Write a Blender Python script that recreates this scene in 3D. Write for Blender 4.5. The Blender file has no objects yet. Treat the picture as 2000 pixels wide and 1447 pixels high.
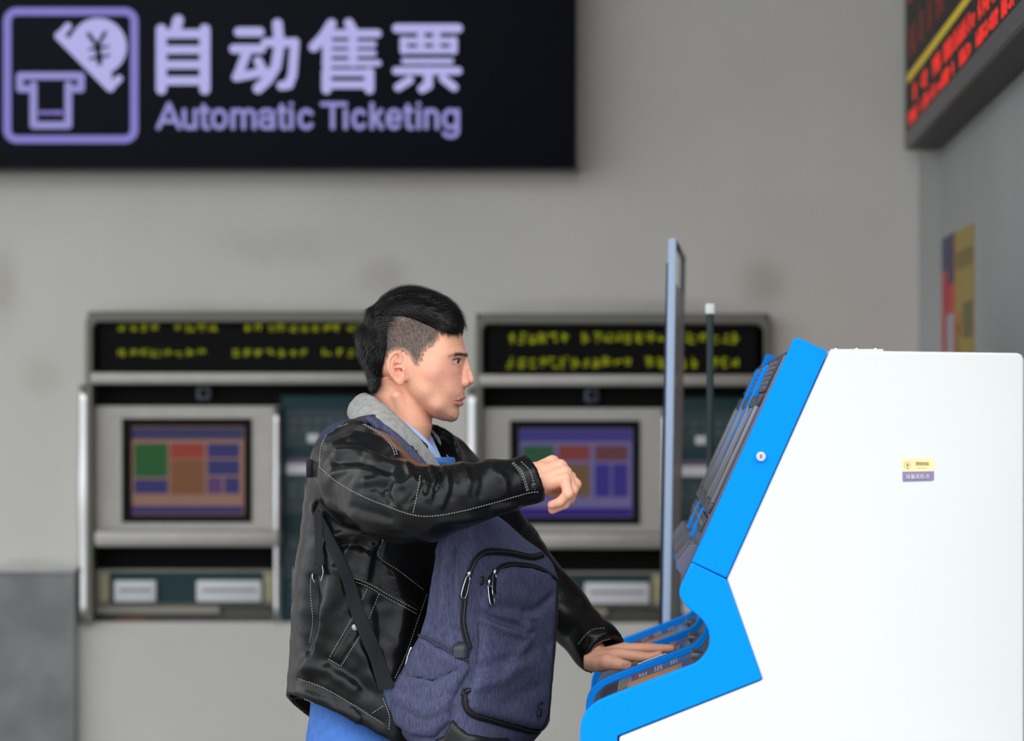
import bpy, bmesh, math, random
import numpy as np
from mathutils import Vector, Matrix
from mathutils.bvhtree import BVHTree
from mathutils.geometry import delaunay_2d_cdt

random.seed(7)
RNG = np.random.default_rng(7)
scene = bpy.context.scene
COL = scene.collection

# ------------------------------------------------------------------ camera, sky, exposure
FPX = 8160.0                      # focal length in pixels of the 2000 px wide frame
VPX, VPY = 1280.0, 820.0          # where the level view axis meets the frame (shifted lens)
CAMY, CAMZ = -7.4, 1.48
cam_data = bpy.data.cameras.new('camera')
cam = bpy.data.objects.new('camera', cam_data)
COL.objects.link(cam)
cam.location = (0, CAMY, CAMZ)
cam.rotation_euler = (math.radians(90), 0, 0)
cam_data.sensor_width = 36.0
cam_data.lens = FPX / 2000.0 * 36.0
cam_data.shift_x = (1000.0 - VPX) / 2000.0
cam_data.shift_y = (VPY - 723.5) / 2000.0
cam_data.clip_start = 0.1
cam_data.clip_end = 200
cam_data.dof.use_dof = True
cam_data.dof.focus_distance = 7.2
cam_data.dof.aperture_fstop = 4.4
scene.camera = cam

world = bpy.data.worlds.new('overcast_sky')
scene.world = world
world.use_nodes = True
bg = world.node_tree.nodes['Background']
bg.inputs[0].default_value = (0.93, 0.97, 1.0, 1)
bg.inputs[1].default_value = 1.0
# overcast sky: brighter towards the zenith, the same all round
_nt = world.node_tree
_tc = _nt.nodes.new('ShaderNodeTexCoord')
_sx = _nt.nodes.new('ShaderNodeSeparateXYZ')
_ma = _nt.nodes.new('ShaderNodeMath')
_ma.operation = 'MULTIPLY_ADD'
_ma.use_clamp = False
_ma.inputs[1].default_value = 1.2
_ma.inputs[2].default_value = 0.6
_nt.links.new(_tc.outputs['Generated'], _sx.inputs[0])
_nt.links.new(_sx.outputs['Z'], _ma.inputs[0])
_nt.links.new(_ma.outputs[0], bg.inputs[1])
scene.view_settings.view_transform = 'Standard'
scene.view_settings.look = 'None'
scene.view_settings.gamma = 1.0
scene.view_settings.use_curve_mapping = False
EXPO = 1.38
scene.view_settings.exposure = EXPO


def P(px, py, y=0.0):
    """photo pixel + depth plane y -> world point"""
    d = (y - CAMY) / FPX
    return np.array([(px - VPX) * d, y, CAMZ - (py - VPY) * d])


def PXY(v):
    v = np.asarray(v)
    d = (v[..., 1] - CAMY) / FPX
    return VPX + v[..., 0] / d, VPY - (v[..., 2] - CAMZ) / d


# ------------------------------------------------------------------ materials
MATS = {}


def srgb(r, g, b):
    return tuple(((c / 255.0) / 12.92 if c / 255.0 <= 0.04045 else ((c / 255.0 + 0.055) / 1.055) ** 2.4) for c in (r, g, b))


def mat(name, color, rough=0.5, metal=0.0, spec=0.5, bump=None, var=None, emit=None, coat=0.0,
        sss=0.0, attr=None, alpha=None, trans=0.0, stretch=None, bumps=()):
    """bump=(scale, strength, distance); var=(scale, amount[, colour2]) mixes noise into the colour"""
    if name in MATS:
        return MATS[name]
    m = bpy.data.materials.new(name)
    m.use_nodes = True
    nt = m.node_tree
    b = nt.nodes['Principled BSDF']
    b.inputs['Base Color'].default_value = (*color, 1)
    b.inputs['Roughness'].default_value = rough
    b.inputs['Metallic'].default_value = metal
    b.inputs['Specular IOR Level'].default_value = spec
    b.inputs['Coat Weight'].default_value = coat
    b.inputs['Coat Roughness'].default_value = 0.15
    if trans:
        b.inputs['Transmission Weight'].default_value = trans
    if alpha is not None:
        b.inputs['Alpha'].default_value = alpha
    if sss:
        b.inputs['Subsurface Weight'].default_value = sss
        b.inputs['Subsurface Radius'].default_value = (0.9, 0.35, 0.2)
        b.inputs['Subsurface Scale'].default_value = 0.006
    if emit:
        b.inputs['Emission Color'].default_value = (*emit[0], 1)
        b.inputs['Emission Strength'].default_value = emit[1]
    tc = nt.nodes.new('ShaderNodeTexCoord')

    def noise(scale, detail=4, st=None):
        n = nt.nodes.new('ShaderNodeTexNoise')
        n.inputs['Scale'].default_value = scale
        n.inputs['Detail'].default_value = detail
        if st:
            mp = nt.nodes.new('ShaderNodeMapping')
            mp.inputs['Scale'].default_value = st
            nt.links.new(tc.outputs['Object'], mp.inputs['Vector'])
            nt.links.new(mp.outputs['Vector'], n.inputs['Vector'])
        else:
            nt.links.new(tc.outputs['Object'], n.inputs['Vector'])
        return n
    src = None
    if attr:
        a = nt.nodes.new('ShaderNodeAttribute')
        a.attribute_name = attr
        src = a.outputs['Color']
        nt.links.new(src, b.inputs['Base Color'])
    if var:
        n = noise(var[0], 5, stretch)
        r = nt.nodes.new('ShaderNodeMapRange')
        r.inputs['From Min'].default_value = 0.35
        r.inputs['From Max'].default_value = 0.65
        nt.links.new(n.outputs['Fac'], r.inputs['Value'])
        mx = nt.nodes.new('ShaderNodeMix')
        mx.data_type = 'RGBA'
        c2 = var[2] if len(var) > 2 else tuple(c * (1 - var[1]) for c in color)
        if len(var) > 2:
            mul = nt.nodes.new('ShaderNodeMath')
            mul.operation = 'MULTIPLY'
            mul.inputs[1].default_value = var[1]
            nt.links.new(r.outputs['Result'], mul.inputs[0])
            fac = mul.outputs[0]
        else:
            fac = r.outputs['Result']
        nt.links.new(fac, mx.inputs['Factor'])
        if src is not None:
            mx.blend_type = 'MULTIPLY'
            mx.inputs[7].default_value = (1 - var[1],) * 3 + (1,)
            nt.links.new(src, mx.inputs[6])
        else:
            mx.inputs[6].default_value = (*color, 1)
            mx.inputs[7].default_value = (*c2, 1)
        nt.links.new(mx.outputs[2], b.inputs['Base Color'])
    prev = None
    blist = ([bump] if bump else []) + list(bumps)
    for bp in blist:
        n = noise(bp[0], 3, bp[3] if len(bp) > 3 else None)
        bn = nt.nodes.new('ShaderNodeBump')
        bn.inputs['Strength'].default_value = bp[1]
        bn.inputs['Distance'].default_value = bp[2]
        nt.links.new(n.outputs['Fac'], bn.inputs['Height'])
        if prev is not None:
            nt.links.new(prev, bn.inputs['Normal'])
        prev = bn.outputs['Normal']
    if prev is not None:
        nt.links.new(prev, b.inputs['Normal'])
    MATS[name] = m
    return m


def glow(name, rgb255, strength=1.0):
    c = srgb(*rgb255)
    return mat(name, tuple(0.08 * v for v in c), 0.6, spec=0.1, emit=(c, strength / 2 ** EXPO))


# ------------------------------------------------------------------ objects
def set_parent(o, parent):
    o.parent = parent
    m = Matrix.Identity(4)
    p = parent
    o.matrix_parent_inverse = WORLD_INV.get(parent.name, m)


WORLD_INV = {}


def thing(name, label, cat, loc, group=None, kind=None):
    o = bpy.data.objects.new(name, None)
    COL.objects.link(o)
    o.location = tuple(float(c) for c in loc)
    o.empty_display_size = 0.1
    WORLD_INV[o.name] = Matrix.Translation(-Vector(o.location))
    tag(o, label, cat, group, kind)
    return o


def tag(o, label=None, cat=None, group=None, kind=None):
    if label:
        o['label'] = label
    if cat:
        o['category'] = cat
    if group:
        o['group'] = group
    if kind:
        o['kind'] = kind
    return o


def mesh_obj(name, verts, faces, m=None, parent=None, smooth=False, kind=None, label=None, autosmooth=None):
    me = bpy.data.meshes.new(name)
    if isinstance(verts, np.ndarray):
        verts = verts.astype(float).tolist()
    if isinstance(faces, np.ndarray):
        faces = faces.tolist()
    me.from_pydata(verts, [], faces)
    me.update()
    if smooth:
        me.polygons.foreach_set('use_smooth', [True] * len(me.polygons))
    o = bpy.data.objects.new(name, me)
    COL.objects.link(o)
    if m is not None:
        me.materials.append(m)
    if parent is not None:
        set_parent(o, parent)
    if kind:
        o['kind'] = kind
    if label:
        o['label'] = label
    return o


def bm_obj(name, bm, m, parent=None, smooth=False, kind=None, label=None, angle=None):
    me = bpy.data.meshes.new(name)
    bmesh.ops.recalc_face_normals(bm, faces=bm.faces)
    if angle is not None:
        for f in bm.faces:
            f.smooth = len(f.verts) <= 4
        for e in bm.edges:
            if len(e.link_faces) == 2 and e.calc_face_angle(0) > math.radians(angle):
                e.smooth = False
    bm.to_mesh(me)
    bm.free()
    if smooth:
        me.polygons.foreach_set('use_smooth', [True] * len(me.polygons))
    o = bpy.data.objects.new(name, me)
    COL.objects.link(o)
    me.materials.append(m)
    if parent is not None:
        set_parent(o, parent)
    if kind:
        o['kind'] = kind
    if label:
        o['label'] = label
    return o


def bm_box(bm, x0, x1, y0, y1, z0, z1, bevel=0.0, seg=2):
    r = bmesh.ops.create_cube(bm, size=1.0)
    for v in r['verts']:
        v.co = Vector(((x0 + x1) / 2 + v.co.x * abs(x1 - x0), (y0 + y1) / 2 + v.co.y * abs(y1 - y0), (z0 + z1) / 2 + v.co.z * abs(z1 - z0)))
    if bevel:
        es = set()
        for v in r['verts']:
            es.update(v.link_edges)
        bmesh.ops.bevel(bm, geom=list(es), offset=bevel, segments=seg, profile=0.5, affect='EDGES')


def box(name, x0, x1, y0, y1, z0, z1, m, parent=None, bevel=0.0, seg=2, kind=None, label=None):
    bm = bmesh.new()
    bm_box(bm, x0, x1, y0, y1, z0, z1, bevel, seg)
    return bm_obj(name, bm, m, parent, kind=kind, label=label, angle=35 if bevel else None)


def pbox(name, px0, py0, px1, py1, yf, thick, m, parent=None, bevel=0.0, **k):
    """box whose front face (plane y=yf) covers a pixel rectangle, going back by thick"""
    a = P(px0, py0, yf)
    b = P(px1, py1, yf)
    return box(name, a[0], b[0], yf, yf + thick, b[2], a[2], m, parent, bevel, **k)


def prism(name, pts, y0, y1, m, parent=None, bevel=0.0, seg=2, axis='y', **k):
    """extrude a closed polygon of (x, z) points from y0 to y1"""
    bm = bmesh.new()
    vs = [bm.verts.new((p[0], y0, p[1])) for p in pts]
    f = bm.faces.new(vs)
    r = bmesh.ops.extrude_face_region(bm, geom=[f])
    for v in r['geom']:
        if isinstance(v, bmesh.types.BMVert):
            v.co.y = y1
    bmesh.ops.recalc_face_normals(bm, faces=bm.faces)
    if bevel:
        es = [e for e in bm.edges if len(e.link_faces) == 2 and e.calc_face_angle(0) > math.radians(40)]
        bmesh.ops.bevel(bm, geom=es, offset=bevel, segments=seg, profile=0.5, affect='EDGES', clamp_overlap=True)
    return bm_obj(name, bm, m, parent, angle=35, **k)


def pprism(name, pxpts, yplane, y0, y1, m, parent=None, bevel=0.0, **k):
    pts = [(P(a, b, yplane)[0], P(a, b, yplane)[2]) for a, b in pxpts]
    return prism(name, pts, y0, y1, m, parent, bevel, **k)


def spline(pts, n):
    """Catmull-Rom through points (any dimension)"""
    p = np.asarray(pts, float)
    q = np.vstack([2 * p[0] - p[1], p, 2 * p[-1] - p[-2]])
    seg = len(p) - 1
    t = np.linspace(0, seg - 1e-9, n)
    i = t.astype(int)
    u = (t - i)[:, None]
    a, b, c, d = q[i], q[i + 1], q[i + 2], q[i + 3]
    return 0.5 * ((2 * b) + (-a + c) * u + (2 * a - 5 * b + 4 * c - d) * u * u + (-a + 3 * b - 3 * c + d) * u ** 3)


def tube_data(pts, r, n=8, flat=1.0, cap=True):
    pts = np.asarray(pts, float)
    N = len(pts)
    r = np.broadcast_to(np.asarray(r, float), (N,))
    tan = np.gradient(pts, axis=0)
    tan /= np.linalg.norm(tan, axis=1)[:, None] + 1e-12
    up = np.array([0, 0, 1.0]) if abs(tan[0][2]) < 0.9 else np.array([0, 1.0, 0])
    u = np.cross(tan[0], up)
    u /= np.linalg.norm(u)
    V, F = [], []
    for i in range(N):
        u = u - tan[i] * np.dot(u, tan[i])
        u /= np.linalg.norm(u) + 1e-12
        w = np.cross(tan[i], u)
        for k in range(n):
            a = 2 * math.pi * k / n
            V.append(pts[i] + r[i] * (math.cos(a) * u + flat * math.sin(a) * w))
    for i in range(N - 1):
        for k in range(n):
            F.append((i * n + k, i * n + (k + 1) % n, (i + 1) * n + (k + 1) % n, (i + 1) * n + k))
    if cap:
        F.append(tuple(range(n))[::-1])
        F.append(tuple((N - 1) * n + k for k in range(n)))
    return np.array(V), F


def tube(name, pts, r, m, parent=None, n=8, flat=1.0, **k):
    V, F = tube_data(pts, r, n, flat)
    return mesh_obj(name, V, F, m, parent, smooth=True, **k)


class Acc:
    """collects several pieces into one mesh"""
    def __init__(self):
        self.v, self.f = [], []

    def add(self, V, F):
        o = len(self.v)
        self.v.extend([tuple(map(float, p)) for p in V])
        self.f.extend([tuple(i + o for i in q) for q in F])

    def box(self, x0, x1, y0, y1, z0, z1):
        V = [(x, y, z) for x in (x0, x1) for y in (y0, y1) for z in (z0, z1)]
        self.add(V, [(0, 1, 3, 2), (4, 6, 7, 5), (0, 4, 5, 1), (2, 3, 7, 6), (0, 2, 6, 4), (1, 5, 7, 3)])

    def obj(self, name, m, parent=None, **k):
        return mesh_obj(name, self.v, self.f, m, parent, **k)


def stroke_poly(pts, w, seg=10):
    """outline pieces (list of convex polygons) of a round-ended thick polyline, 2D"""
    out = []
    for (a, b) in zip(pts[:-1], pts[1:]):
        a = np.array(a, float)
        b = np.array(b, float)
        d = b - a
        L = np.linalg.norm(d)
        if L < 1e-6:
            continue
        d /= L
        ang = math.atan2(d[1], d[0])
        r = w / 2
        poly = []
        for k in range(seg + 1):
            t = ang + math.pi / 2 + math.pi * k / seg
            poly.append((a[0] + r * math.cos(t), a[1] + r * math.sin(t)))
        for k in range(seg + 1):
            t = ang - math.pi / 2 + math.pi * k / seg
            poly.append((b[0] + r * math.cos(t), b[1] + r * math.sin(t)))
        out.append(poly)
    return out


def flat_polys(name, polys, yf, thick, m, parent, **k):
    """pixel polygons standing on plane yf, thickness towards the camera"""
    acc = Acc()
    for poly in polys:
        n = len(poly)
        A = [P(px, py, yf) for px, py in poly]
        V = [(a[0], yf - thick, a[2]) for a in A] + [(a[0], yf, a[2]) for a in A]
        F = [tuple(range(n))] + [(i, (i + 1) % n, n + (i + 1) % n, n + i) for i in range(n)]
        acc.add(V, F)
    bm = bmesh.new()
    me = bpy.data.meshes.new('t')
    me.from_pydata(acc.v, [], acc.f)
    bm.from_mesh(me)
    bpy.data.meshes.remove(me)
    return bm_obj(name, bm, m, parent, **k)


# ------------------------------------------------------------------ implicit modelling
class Vol:
    def __init__(self, lo, hi, h):
        self.lo = np.array(lo, float)
        self.h = h
        self.n = np.ceil((np.array(hi) - self.lo) / h).astype(int) + 1
        self.f = np.full(self.n, 1.0, np.float32)
        self.ax = [(self.lo[i] + h * np.arange(self.n[i])).astype(np.float32) for i in range(3)]

    def win(self, lo, hi):
        a = np.clip(np.floor((np.array(lo) - self.lo) / self.h).astype(int), 0, self.n)
        b = np.clip(np.ceil((np.array(hi) - self.lo) / self.h).astype(int) + 1, 0, self.n)
        sl = tuple(slice(a[i], b[i]) for i in range(3))
        X = self.ax[0][sl[0]][:, None, None]
        Y = self.ax[1][sl[1]][None, :, None]
        Z = self.ax[2][sl[2]][None, None, :]
        return sl, X, Y, Z

    def put(self, sl, d, k, op):
        a = self.f[sl]
        if a.size == 0:
            return
        if op == 'sub':
            d = -d
            if k > 0:
                hh = np.clip(0.5 - 0.5 * (d - a) / k, 0, 1)
                self.f[sl] = d * (1 - hh) + a * hh + k * hh * (1 - hh)
            else:
                self.f[sl] = np.maximum(a, d)
        elif op == 'cut':
            self.f[sl] = np.maximum(a, d)
        else:
            if k > 0:
                hh = np.clip(0.5 + 0.5 * (a - d) / k, 0, 1)
                self.f[sl] = a * (1 - hh) + d * hh - k * hh * (1 - hh)
            else:
                self.f[sl] = np.minimum(a, d)

    def cone(self, p, q, r1, r2, k=0.0, op='add'):
        p = np.array(p, float)
        q = np.array(q, float)
        R = max(r1, r2) + 3 * k + 3 * self.h
        sl, X, Y, Z = self.win(np.minimum(p, q) - R, np.maximum(p, q) + R)
        d = q - p
        dd = float(d @ d) + 1e-12
        t = np.clip(((X - p[0]) * d[0] + (Y - p[1]) * d[1] + (Z - p[2]) * d[2]) / dd, 0, 1)
        e = np.sqrt((X - p[0] - t * d[0]) ** 2 + (Y - p[1] - t * d[1]) ** 2 + (Z - p[2] - t * d[2]) ** 2)
        self.put(sl, (e - (r1 + (r2 - r1) * t)).astype(np.float32), k, op)

    def chain(self, pts, k=0.0, op='add'):
        for a, b in zip(pts[:-1], pts[1:]):
            self.cone(a[:3], b[:3], a[3], b[3], k, op)

    def ell(self, c, r, k=0.0, op='add', rot=None):
        c = np.array(c, float)
        r = np.array(r, float)
        R = max(r) + 3 * k + 3 * self.h
        sl, X, Y, Z = self.win(c - R, c + R)
        x, y, z = X - c[0], Y - c[1], Z - c[2]
        if rot is not None:
            M = np.array(rot).T
            x, y, z = (M[0, 0] * x + M[0, 1] * y + M[0, 2] * z, M[1, 0] * x + M[1, 1] * y + M[1, 2] * z,
                       M[2, 0] * x + M[2, 1] * y + M[2, 2] * z)
        k0 = np.sqrt((x / r[0]) ** 2 + (y / r[1]) ** 2 + (z / r[2]) ** 2)
        k1 = np.sqrt((x / r[0] ** 2) ** 2 + (y / r[1] ** 2) ** 2 + (z / r[2] ** 2) ** 2) + 1e-9
        self.put(sl, (k0 * (k0 - 1) / k1).astype(np.float32), k, op)

    def plane(self, p, n, op='cut', within=None):
        """keep the side n points away from"""
        p = np.array(p, float)
        n = np.array(n, float)
        n /= np.linalg.norm(n)
        lo, hi = within if within else (self.lo, self.lo + self.h * self.n)
        sl, X, Y, Z = self.win(lo, hi)
        d = ((X - p[0]) * n[0] + (Y - p[1]) * n[1] + (Z - p[2]) * n[2]).astype(np.float32)
        self.put(sl, d, 0, op)

    def mesh(self):
        f = self.f
        f[0], f[-1], f[:, 0], f[:, -1], f[:, :, 0], f[:, :, -1] = (1e-3,) * 6
        s = f < 0
        c = np.zeros(np.array(s.shape) - 1, np.int8)
        nx, ny, nz = c.shape
        for i in (0, 1):
            for j in (0, 1):
                for k in (0, 1):
                    c += s[i:i + nx, j:j + ny, k:k + nz]
        I = np.argwhere((c > 0) & (c < 8))
        acc = np.zeros((len(I), 3))
        cnt = np.zeros(len(I))
        corners = [(i, j, k) for i in (0, 1) for j in (0, 1) for k in (0, 1)]
        for a in corners:
            for ax in range(3):
                if a[ax]:
                    continue
                b = list(a)
                b[ax] = 1
                fa = f[I[:, 0] + a[0], I[:, 1] + a[1], I[:, 2] + a[2]]
                fb = f[I[:, 0] + b[0], I[:, 1] + b[1], I[:, 2] + b[2]]
                m = (fa < 0) != (fb < 0)
                t = np.where(m, fa / np.where(m, fa - fb, 1), 0)
                p = np.tile(np.array(a, float), (len(I), 1))
                p[:, ax] = t
                acc[m] += p[m]
                cnt[m] += 1
        V = self.lo + self.h * (I + acc / cnt[:, None])
        idx = np.full(c.shape, -1, np.int64)
        idx[I[:, 0], I[:, 1], I[:, 2]] = np.arange(len(I))
        Fs = []
        for ax in range(3):
            o1, o2 = [(1, 2), (2, 0), (0, 1)][ax]
            sl0 = [slice(1, -1)] * 3
            sl1 = [slice(1, -1)] * 3
            sl0[ax] = slice(0, -1)
            sl1[ax] = slice(1, None)
            E = np.argwhere(s[tuple(sl0)] != s[tuple(sl1)])
            off = np.ones(3, int)
            off[ax] = 0
            E = E + off
            q = []
            for (d1, d2) in ((-1, -1), (0, -1), (0, 0), (-1, 0)):
                e = E.copy()
                e[:, o1] += d1
                e[:, o2] += d2
                q.append(idx[e[:, 0], e[:, 1], e[:, 2]])
            Q = np.stack(q, 1)
            ins = s[E[:, 0], E[:, 1], E[:, 2]]
            Q[~ins] = Q[~ins][:, ::-1]
            Fs.append(Q)
        return V, np.vstack(Fs)


def vnormals(V, F):
    F = np.asarray(F)
    n = np.cross(V[F[:, 2]] - V[F[:, 0]], V[F[:, 3]] - V[F[:, 1]])
    N = np.zeros_like(V)
    for k in range(4):
        np.add.at(N, F[:, k], n)
    return N / (np.linalg.norm(N, axis=1)[:, None] + 1e-12)


def relax(V, F, it=3, lam=0.5, mask=None):
    F = np.asarray(F)
    E = np.vstack([F[:, [0, 1]], F[:, [1, 2]], F[:, [2, 3]], F[:, [3, 0]]])
    deg = np.bincount(E.ravel(), minlength=len(V)).astype(float)
    for _ in range(it):
        S = np.zeros_like(V)
        for c in range(3):
            S[:, c] = np.bincount(E[:, 0], V[E[:, 1], c], len(V)) + np.bincount(E[:, 1], V[E[:, 0], c], len(V))
        D = S / deg[:, None] - V
        if mask is not None:
            D *= mask[:, None]
        V = V + lam * D
    return V


def seg_dist(px, py, pts):
    """distance of points to a 2D polyline"""
    best = np.full(px.shape, 1e9)
    for (a, b) in zip(pts[:-1], pts[1:]):
        dx, dy = b[0] - a[0], b[1] - a[1]
        t = np.clip(((px - a[0]) * dx + (py - a[1]) * dy) / (dx * dx + dy * dy + 1e-9), 0, 1)
        best = np.minimum(best, np.hypot(px - a[0] - t * dx, py - a[1] - t * dy))
    return best


def in_poly(px, py, poly):
    inside = np.zeros(px.shape, bool)
    n = len(poly)
    for i in range(n):
        x0, y0 = poly[i]
        x1, y1 = poly[(i + 1) % n]
        c = ((y0 > py) != (y1 > py)) & (px < (x1 - x0) * (py - y0) / (y1 - y0 + 1e-12) + x0)
        inside ^= c
    return inside


def poly_sdf(px, py, poly):
    d = seg_dist(px, py, list(poly) + [poly[0]])
    return np.where(in_poly(px, py, poly), d, -d)      # positive inside


def sculpt(V, N, strokes, ymax=None, ymin=None):
    """soft ridges and grooves on the side turned to -y: (polyline px, width px, amount m[, ylo, yhi])"""
    px, py = PXY(V)
    disp = np.zeros(len(V))
    face = np.clip((-N[:, 1] + 0.25) / 0.4, 0, 1)
    for st in strokes:
        pl, w, amp = st[:3]
        g = np.exp(-(seg_dist(px, py, pl) / w) ** 2) * amp * face
        if len(st) > 3:
            g = g * ((V[:, 1] > st[3]) & (V[:, 1] < st[4]))
        disp += g
    return V + N * disp[:, None]


def bvh_of(V, F):
    return BVHTree.FromPolygons([tuple(v) for v in V], [tuple(f) for f in F])


CAMV = Vector((0, CAMY, CAMZ))


def onto(bvh, px, py, lift=0.0):
    """where the sight line of a photo pixel meets a surface"""
    d = (Vector(P(px, py, 0.0)) - CAMV).normalized()
    loc, nor, i, dist = bvh.ray_cast(CAMV, d)
    if loc is None:
        return None, None
    if nor.dot(d) > 0:
        nor = -nor
    return np.array(loc + nor * lift), np.array(nor)


def project_line(bvh, pts, lift=0.001, step=4.0):
    """photo polyline -> points lying on a surface"""
    pts = np.asarray(pts, float)
    L = np.r_[0, np.cumsum(np.linalg.norm(np.diff(pts, axis=0), axis=1))]
    n = max(2, int(L[-1] / step) + 1)
    s = np.linspace(0, L[-1], n)
    q = np.stack([np.interp(s, L, pts[:, k]) for k in range(2)], 1)
    out, nor = [], []
    for a, b in q:
        p, nn = onto(bvh, a, b, lift)
        if p is not None:
            out.append(p)
            nor.append(nn)
    return np.array(out), np.array(nor)


def slab(name, poly, bvh, height, round_px, m, parent, step=5.0, wob=0.0, **k):
    """a padded panel lying on a surface inside a photo polygon"""
    poly = [tuple(map(float, p)) for p in poly]
    pts, edges = [], []
    n = len(poly)
    for i in range(n):
        a, b = np.array(poly[i]), np.array(poly[(i + 1) % n])
        c = max(1, int(np.linalg.norm(b - a) / step))
        for t in range(c):
            pts.append(tuple(a + (b - a) * t / c))
    nb = len(pts)
    xs = [p[0] for p in poly]
    ys = [p[1] for p in poly]
    gx, gy = np.meshgrid(np.arange(min(xs), max(xs), step), np.arange(min(ys), max(ys), step))
    gx, gy = gx.ravel(), gy.ravel()
    d = poly_sdf(gx, gy, poly)
    for x, y, dd in zip(gx, gy, d):
        if dd > step * 0.6:
            pts.append((x, y))
    res = delaunay_2d_cdt([Vector(p) for p in pts], [(i, (i + 1) % nb) for i in range(nb)], [], 1, 1e-4)
    P2 = np.array([tuple(v) for v in res[0]])
    dd = np.maximum(poly_sdf(P2[:, 0], P2[:, 1], poly), 0)
    V = []
    last = None
    for (a, b), e in zip(P2, dd):
        t = min(e / round_px, 1.0)
        hgt = height * math.sqrt(max(0, 1 - (1 - t) ** 2)) - 0.0012 * (1 - t)
        p, nn = onto(bvh, a, b, hgt)
        if p is None:
            p = last if last is not None else P(a, b, 0)
        last = p
        V.append(p)
    return mesh_obj(name, np.array(V), [tuple(f) for f in res[2]], m, parent, smooth=True, **k)


def stitches(name, lines, bvh, m, parent, dash=3.2, gap=2.2, r=0.00055, lift=0.0006, **k):
    """rows of short thread stitches along photo polylines on a surface"""
    acc = Acc()
    for ln in lines:
        pts = spline(ln, max(20, int(np.linalg.norm(np.diff(np.array(ln, float), axis=0), axis=1).sum() / 3))) if len(ln) > 2 else np.array(ln, float)
        L = np.r_[0, np.cumsum(np.linalg.norm(np.diff(pts, axis=0), axis=1))]
        s = 0.0
        while s + dash < L[-1]:
            a = [np.interp(s, L, pts[:, c]) for c in range(2)]
            b = [np.interp(s + dash, L, pts[:, c]) for c in range(2)]
            pa, na = onto(bvh, a[0], a[1], lift)
            pb, nb_ = onto(bvh, b[0], b[1], lift)
            s += dash + gap
            if pa is None or pb is None or np.linalg.norm(pa - pb) > 0.02:
                continue
            V, F = tube_data([pa, (pa + pb) / 2 + na * 0.0003, pb], r, 5)
            acc.add(V, F)
    return acc.obj(name, m, parent, smooth=True, **k)


def strap(name, pts3, nors, width, thick, m, parent, **k):
    """webbing: flat band along 3D points, width across"""
    pts3 = np.asarray(pts3, float)
    nors = np.asarray(nors, float)
    width = np.broadcast_to(np.asarray(width, float), (len(pts3),))
    tan = np.gradient(pts3, axis=0)
    tan /= np.linalg.norm(tan, axis=1)[:, None] + 1e-12
    V, F = [], []
    for i in range(len(pts3)):
        n = nors[i] - tan[i] * np.dot(tan[i], nors[i])
        n /= np.linalg.norm(n) + 1e-12
        w = np.cross(tan[i], n)
        W = width[i] / 2
        e = min(thick * 0.8, W * 0.3)
        for (a, b) in ((-W, 0), (-W + e, thick / 2), (W - e, thick / 2), (W, 0), (W - e, -thick / 2), (-W + e, -thick / 2)):
            V.append(pts3[i] + w * a + n * b)
    n = 6
    for i in range(len(pts3) - 1):
        for q in range(n):
            F.append((i * n + q, i * n + (q + 1) % n, (i + 1) * n + (q + 1) % n, (i + 1) * n + q))
    F.append(tuple(range(n))[::-1])
    F.append(tuple((len(pts3) - 1) * n + q for q in range(n)))
    return mesh_obj(name, np.array(V), F, m, parent, smooth=False, **k)

# ------------------------------------------------------------------ the setting
YW = 4.6                                   # back wall plane
XR = 0.815                                 # side wall plane
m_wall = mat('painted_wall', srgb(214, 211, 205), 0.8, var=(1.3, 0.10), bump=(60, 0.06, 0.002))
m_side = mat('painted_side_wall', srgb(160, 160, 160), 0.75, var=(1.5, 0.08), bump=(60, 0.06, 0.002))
m_floor = mat('floor_stone', srgb(130, 128, 124), 0.4, var=(3, 0.2))
m_ceil = mat('ceiling_paint', srgb(170, 170, 168), 0.9)
m_granite = mat('granite_dado', srgb(138, 140, 138), 0.5, var=(7, 0.7, srgb(104, 108, 110)), bump=(80, 0.1, 0.001))

MX = [(172, 745), (930, 1503)]             # machine openings, pixels on the wall plane
MY = [(609, 1215), (613, 1217)]


def wx(px):
    return P(px, 0, YW)[0]


def wz(py):
    return P(0, py, YW)[2]


CX = wx(1794)
xs = [-7.0, wx(MX[0][0]), wx(MX[0][1]), wx(MX[1][0]), wx(MX[1][1]), CX]
acc = Acc()
for i in range(5):
    if i in (1, 3):
        t, b = MY[0] if i == 1 else MY[1]
        acc.box(xs[i], xs[i + 1], YW, YW + 0.3, 0, wz(b))
        acc.box(xs[i], xs[i + 1], YW, YW + 0.3, wz(t), 5.2)
    else:
        acc.box(xs[i], xs[i + 1], YW, YW + 0.3, 0, 5.2)
acc.obj('wall_back', m_wall, kind='structure')
prism_pts = None
bm = bmesh.new()
pts = [(CX, YW), (XR, YW - 0.09), (XR + 0.2, YW - 0.09), (XR + 0.2, YW + 0.3), (CX, YW + 0.3)]
lo = [bm.verts.new((a, b, 0)) for a, b in pts]
hi = [bm.verts.new((a, b, 5.2)) for a, b in pts]
bm.faces.new(lo)
bm.faces.new(hi)
for i in range(5):
    bm.faces.new((lo[i], lo[(i + 1) % 5], hi[(i + 1) % 5], hi[i]))
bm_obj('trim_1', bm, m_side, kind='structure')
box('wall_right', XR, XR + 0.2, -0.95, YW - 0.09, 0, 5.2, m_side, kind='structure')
box('ceiling', -7.0, XR + 0.2, -2.5, YW + 0.3, 5.2, 5.4, m_ceil, kind='structure')  # added out of view; height and front edge shape the sky light
box('floor', -30, 30, -30, YW + 0.4, -0.2, 0, m_floor, kind='structure')

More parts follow.
